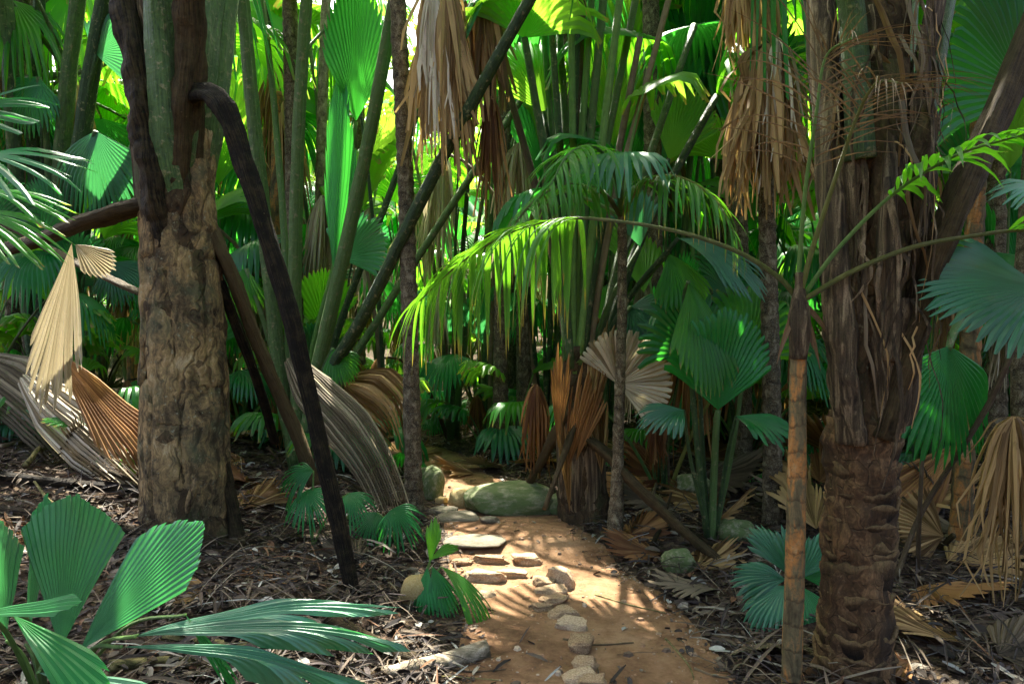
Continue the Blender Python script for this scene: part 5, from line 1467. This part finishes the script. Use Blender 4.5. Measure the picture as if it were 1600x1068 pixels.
# ------------------------------------------------------------------ far wood that reads as one mass
rg = random.Random(9)
mb = MB()
for c in range(420):
    x = rg.uniform(-34, 34); y = rg.uniform(28, 44)
    z0 = h(x, y)
    top = 9 + 4 * noise.noise(Vector((x * .15, y * .15, 2)))
    cz = z0 + rg.uniform(.5, top)
    for k in range(26):
        a = rg.uniform(0, 6.28)
        dv = Vector((math.cos(a), math.sin(a), rg.uniform(-.6, .9)))
        b = Vector((x, y, cz)) + Vector((rg.gauss(0, .5), rg.gauss(0, .5), rg.gauss(0, .4)))
        leaflet(mb, b, dv, Vector((0, 0, 1)), rg.uniform(.9, 1.8), rg.uniform(.12, .45), 1.3, 3, k)
tag(mb.build('far_wood', 'leaf_lime'), 'mass of sunlit leaves on the rising slope far behind the thicket', 'foliage', kind='stuff')

# ------------------------------------------------------------------ leaf litter
rg = random.Random(5)
mb = MB()
pal = [(.045, .028, .016), (.09, .055, .03), (.14, .09, .05), (.21, .145, .085), (.30, .23, .15), (.06, .04, .03), (.035, .024, .016), (.40, .34, .25), (.17, .075, .03)]
wts = [5, 6, 5, 3.2, 2, 4, 4, .9, 1]
cnt = 0
while cnt < 30000:
    px = rg.uniform(-250, 1850)
    d = 1.9 * (13 / 1.9) ** (rg.random() ** .85)
    x = (px - 800) / FPX * d
    c, hw = path_at(d)
    e = abs(x - c) - hw * (.98 + .12 * noise.noise(Vector((d * 3, x * 2, 7))))
    if e < -.02 and rg.random() > (.03 if e < -.15 else .24): continue
    if e < .1 and e > -.02 and rg.random() < .15: continue
    if e > 0 and rg.random() < .55 * ss(-.1, .45, noise.noise(Vector((x * 1.3, d * 1.3, 21)))): continue
    g = path_h(x, d) if e < 0 else h(x, d)
    ty = rg.random()
    if ty < .62: L, W = rg.uniform(.03, .11), rg.uniform(.012, .05)
    elif ty < .9: L, W = rg.uniform(.08, .34), rg.uniform(.006, .02)
    else: L, W = rg.uniform(.2, .5), rg.uniform(.004, .007)
    if e < 0: L *= .5
    a = rg.uniform(0, 6.28); tilt = rg.gauss(0, .22)
    dv = Vector((math.cos(a), math.sin(a), tilt)); sv = Vector((-math.sin(a), math.cos(a), rg.gauss(0, .5))).normalized()
    z = g + .004 + abs(tilt) * L * .4 + rg.random() ** 2 * .045 * (1 if e > .1 else .1)
    p0 = Vector((x, d, z)); cu = rg.uniform(.0, .12) * L
    K = 3; col = rg.choices(pal, wts)[0]; f_ = rg.uniform(.65, 1.2); col = (col[0] * f_ * .88, col[1] * f_, col[2] * f_ * 1.15)
    rows = []
    for q in range(K + 1):
        t = q / K
        w_ = W * .5 * math.sin(PI * (.12 + .80 * t))
        p = p0 + dv * (L * (t - .5)) + Vector((0, 0, cu * math.sin(PI * t)))
        rows.append([p - sv * w_, p + Vector((0, 0, -W * .22)), p + sv * w_])
    mb.grid(rows, ((0, .5, 1), [q / K for q in range(K + 1)]), col=col)
    cnt += 1
tag(mb.build('leaf_litter', 'litter', smooth=False), 'dead leaves, torn leaf strips and twigs covering the forest floor', 'leaf litter', kind='stuff')

# ------------------------------------------------------------------ grit and pebbles pressed into the path
mb = MB()
rg = random.Random(15)
for k in range(2600):
    y = 2.2 + 7 * rg.random() ** 1.6
    c, hw = path_at(y)
    e = rg.uniform(-1.05, 1.05)
    if rg.random() < .4: e = math.copysign(1 - abs(rg.gauss(0, .12)), e)
    x = c + e * hw
    r = rg.uniform(.003, .008) if rg.random() < .92 else rg.uniform(.010, .022)
    g = path_h(x, y) + r * .15
    sx_, sy_, sz_ = r * rg.uniform(.7, 1.5), r * rg.uniform(.7, 1.5), r * rg.uniform(.4, .8)
    col = rg.choice([(.30, .20, .12), (.22, .13, .07), (.40, .31, .22), (.12, .08, .05), (.33, .19, .10)])
    b0 = len(mb.v)
    a0 = rg.uniform(0, 6)
    for q in range(5):
        a = a0 + q * 2 * PI / 5
        mb.v.append(Vector((x + math.cos(a) * sx_, y + math.sin(a) * sy_, g - sz_ * .4)))
    for q in range(5):
        a = a0 + .3 + q * 2 * PI / 5
        mb.v.append(Vector((x + math.cos(a) * sx_ * .7, y + math.sin(a) * sy_ * .7, g + sz_ * rg.uniform(.5, .9))))
    for q in range(5):
        n_ = (q + 1) % 5
        mb.f.append((b0 + q, b0 + n_, b0 + 5 + n_, b0 + 5 + q)); mb.u.append(((0, 0),) * 4); mb.c.append(col)
    mb.f.append(tuple(b0 + 5 + q for q in range(5))); mb.u.append(((0, 0),) * 5); mb.c.append(col)
tag(mb.build('path_grit', 'litter', smooth=False), 'loose grit and small pebbles on the sandy path', 'gravel', kind='stuff')
for i, pts in enumerate([[(1040, 1000), (1075, 1040), (1085, 1066)], [(1085, 1045), (1120, 1058), (1165, 1062)], [(930, 930), (980, 945), (1040, 960)], [(700, 1045), (740, 1050), (790, 1046)], [(690, 1058), (730, 1062), (780, 1064)], [(880, 1000), (930, 1010), (990, 1006)]]):
    pole('twig', ['thin root curling out of the path at its right edge', 'bare twig lying on the path by the right litter', 'thin stick lying across the path beyond the edging', 'dry twig beside the grey log', 'split fibre below the grey log', 'short twig lying right of the edging stones'][i], 'twig', pts, .006, .003, 'stalk_dry' if i % 2 else 'moss_root', 7, .2)

# ------------------------------------------------------------------ thin the canopy where the sun comes through
bpy.context.view_layer.update()
rg = random.Random(3)
sx = SD.cross(Vector((0, 0, 1))).normalized(); sy = SD.cross(sx)
for q, r in GAPS:
    for k in range(14):
        a = rg.uniform(0, 6.28); rr = r * math.sqrt(rg.random())
        st = q + sx * (math.cos(a) * rr) + sy * (math.sin(a) * rr) + SD * .03
        for tr in range(12):
            ok, loc, nrm, idx, ob, mx_ = sc.ray_cast(bpy.context.view_layer.depsgraph, st, SD)
            if not ok: break
            nm = ob.name.split('.')[0]
            out = loc.z > CAMZ + .50 * loc.y
            o = bpy.data.objects[ob.name]
            if out and nm in ('petiole', 'dead_leaf') and o.data.users > 1:
                for c_ in list(o.children): bpy.data.objects.remove(c_)
                bpy.data.objects.remove(o)
                bpy.context.view_layer.update()
            elif out and nm == 'blade':
                pr = o.parent
                bpy.data.objects.remove(o)
                if pr and pr.type == 'MESH' and pr.name.startswith('petiole') and pr.parent and pr.data.users > 1: bpy.data.objects.remove(pr)
                bpy.context.view_layer.update()
            st = loc + SD * .02

# ------------------------------------------------------------------ labels of the repeated things, told apart by what they stand behind or beside
LAND = [(A_, 'thick flaking trunk'), (B_, 'dark ringed trunk'), (C_, 'slender pale stem'), (D_, 'withered-skirt palm stem'), (E_, 'lichen-spotted stem'), (F_, 'bare-stalked stemless palm'), (H_, 'stout palm clump'),
        (J_, 'palm with drooping deep green leaf'), (L_, 'yellowish lit stem'), (N_, 'pale-stalked fan palm')]
ORD = ['', 'second ', 'third ', 'fourth ', 'fifth ', 'sixth ', 'seventh ', 'eighth ', 'ninth ', 'tenth ', 'eleventh ', 'twelfth ', 'thirteenth ', 'fourteenth ', 'fifteenth ', 'sixteenth ']
SHORT = {'young fan palms in the near thicket': 'young bare-stalked fan palm back', 'young fan palms farther back in the thicket': 'young fan palm farther back', 'sunlit young fan palms far back': 'sunlit young fan palm far back',
         'tall fan palms in the thicket': 'tall thin-stemmed fan palm', 'feather palms in the thicket': 'thin-stemmed feather palm', 'tall fan palms far back': 'tall fan palm far back', 'feather palms far back': 'feather palm far back',
         'very tall fan palms added to shade the ground': 'very tall added shade palm stem', 'very tall fan palms farther back': 'very tall thin stem farther back', 'young fan palms close behind the path edge': 'young bare-stalked fan palm close',
         'short fan palms left of the path': 'short-stemmed fan palm', 'short fan palms right of the path': 'short shaded fan palm', 'low seedlings under the thicket': 'low fan seedling', 'low seedlings far back': 'knee-high fan seedling far back'}
def where(o): return o.location if o.location.length > 0 else o.data.vertices[0].co
bag = {}
for o in sc.objects:
    g = o.get('group')
    if g in SHORT:
        a = o.location.x / o.location.y
        near = [(abs(a - l.location.x / l.location.y), i) for i, (l, t) in enumerate(LAND) if l.location.y < o.location.y]
        bag.setdefault((g, min(near)[1]), []).append(o)
    elif g and g.endswith('on the forest floor'):
        near = [((where(o) - l.location).length, i) for i, (l, t) in enumerate(LAND)]
        bag.setdefault((g, min(near)[1]), []).append(o)
for (g, i), os_ in bag.items():
    if g in SHORT:
        os_.sort(key=lambda o: o.location.y)
        for k, o in enumerate(os_):
            o['label'] = (ORD[min(k, 11)] + SHORT[g] + ' behind the ' + LAND[i][1]).strip()
    else:
        os_.sort(key=lambda o: (where(o) - LAND[i][0].location).length)
        for k, o in enumerate(os_):
            o['label'] = g.split()[0] + (' withered leaf, ' if 'leaves' in g else ' dead stalk on the litter, ') + (ORD[min(k, 15)] + 'nearest to the ') + LAND[i][1]
es = [o for o in sc.objects if o.get('group') == 'edging stones in the path']
line = sorted([o for o in es if o.location.y < 4.75], key=lambda o: -o.location.y)
rowx = sorted([o for o in es if o.location.y >= 4.75], key=lambda o: o.location.x)
for k, o in enumerate(line): o['label'] = (ORD[k] or 'first ') + 'tan edging stone of the line running from the upright block'
for k, o in enumerate(rowx): o['label'] = (ORD[k] or 'first ') + 'stone of the step across the path, counted from the left bank'
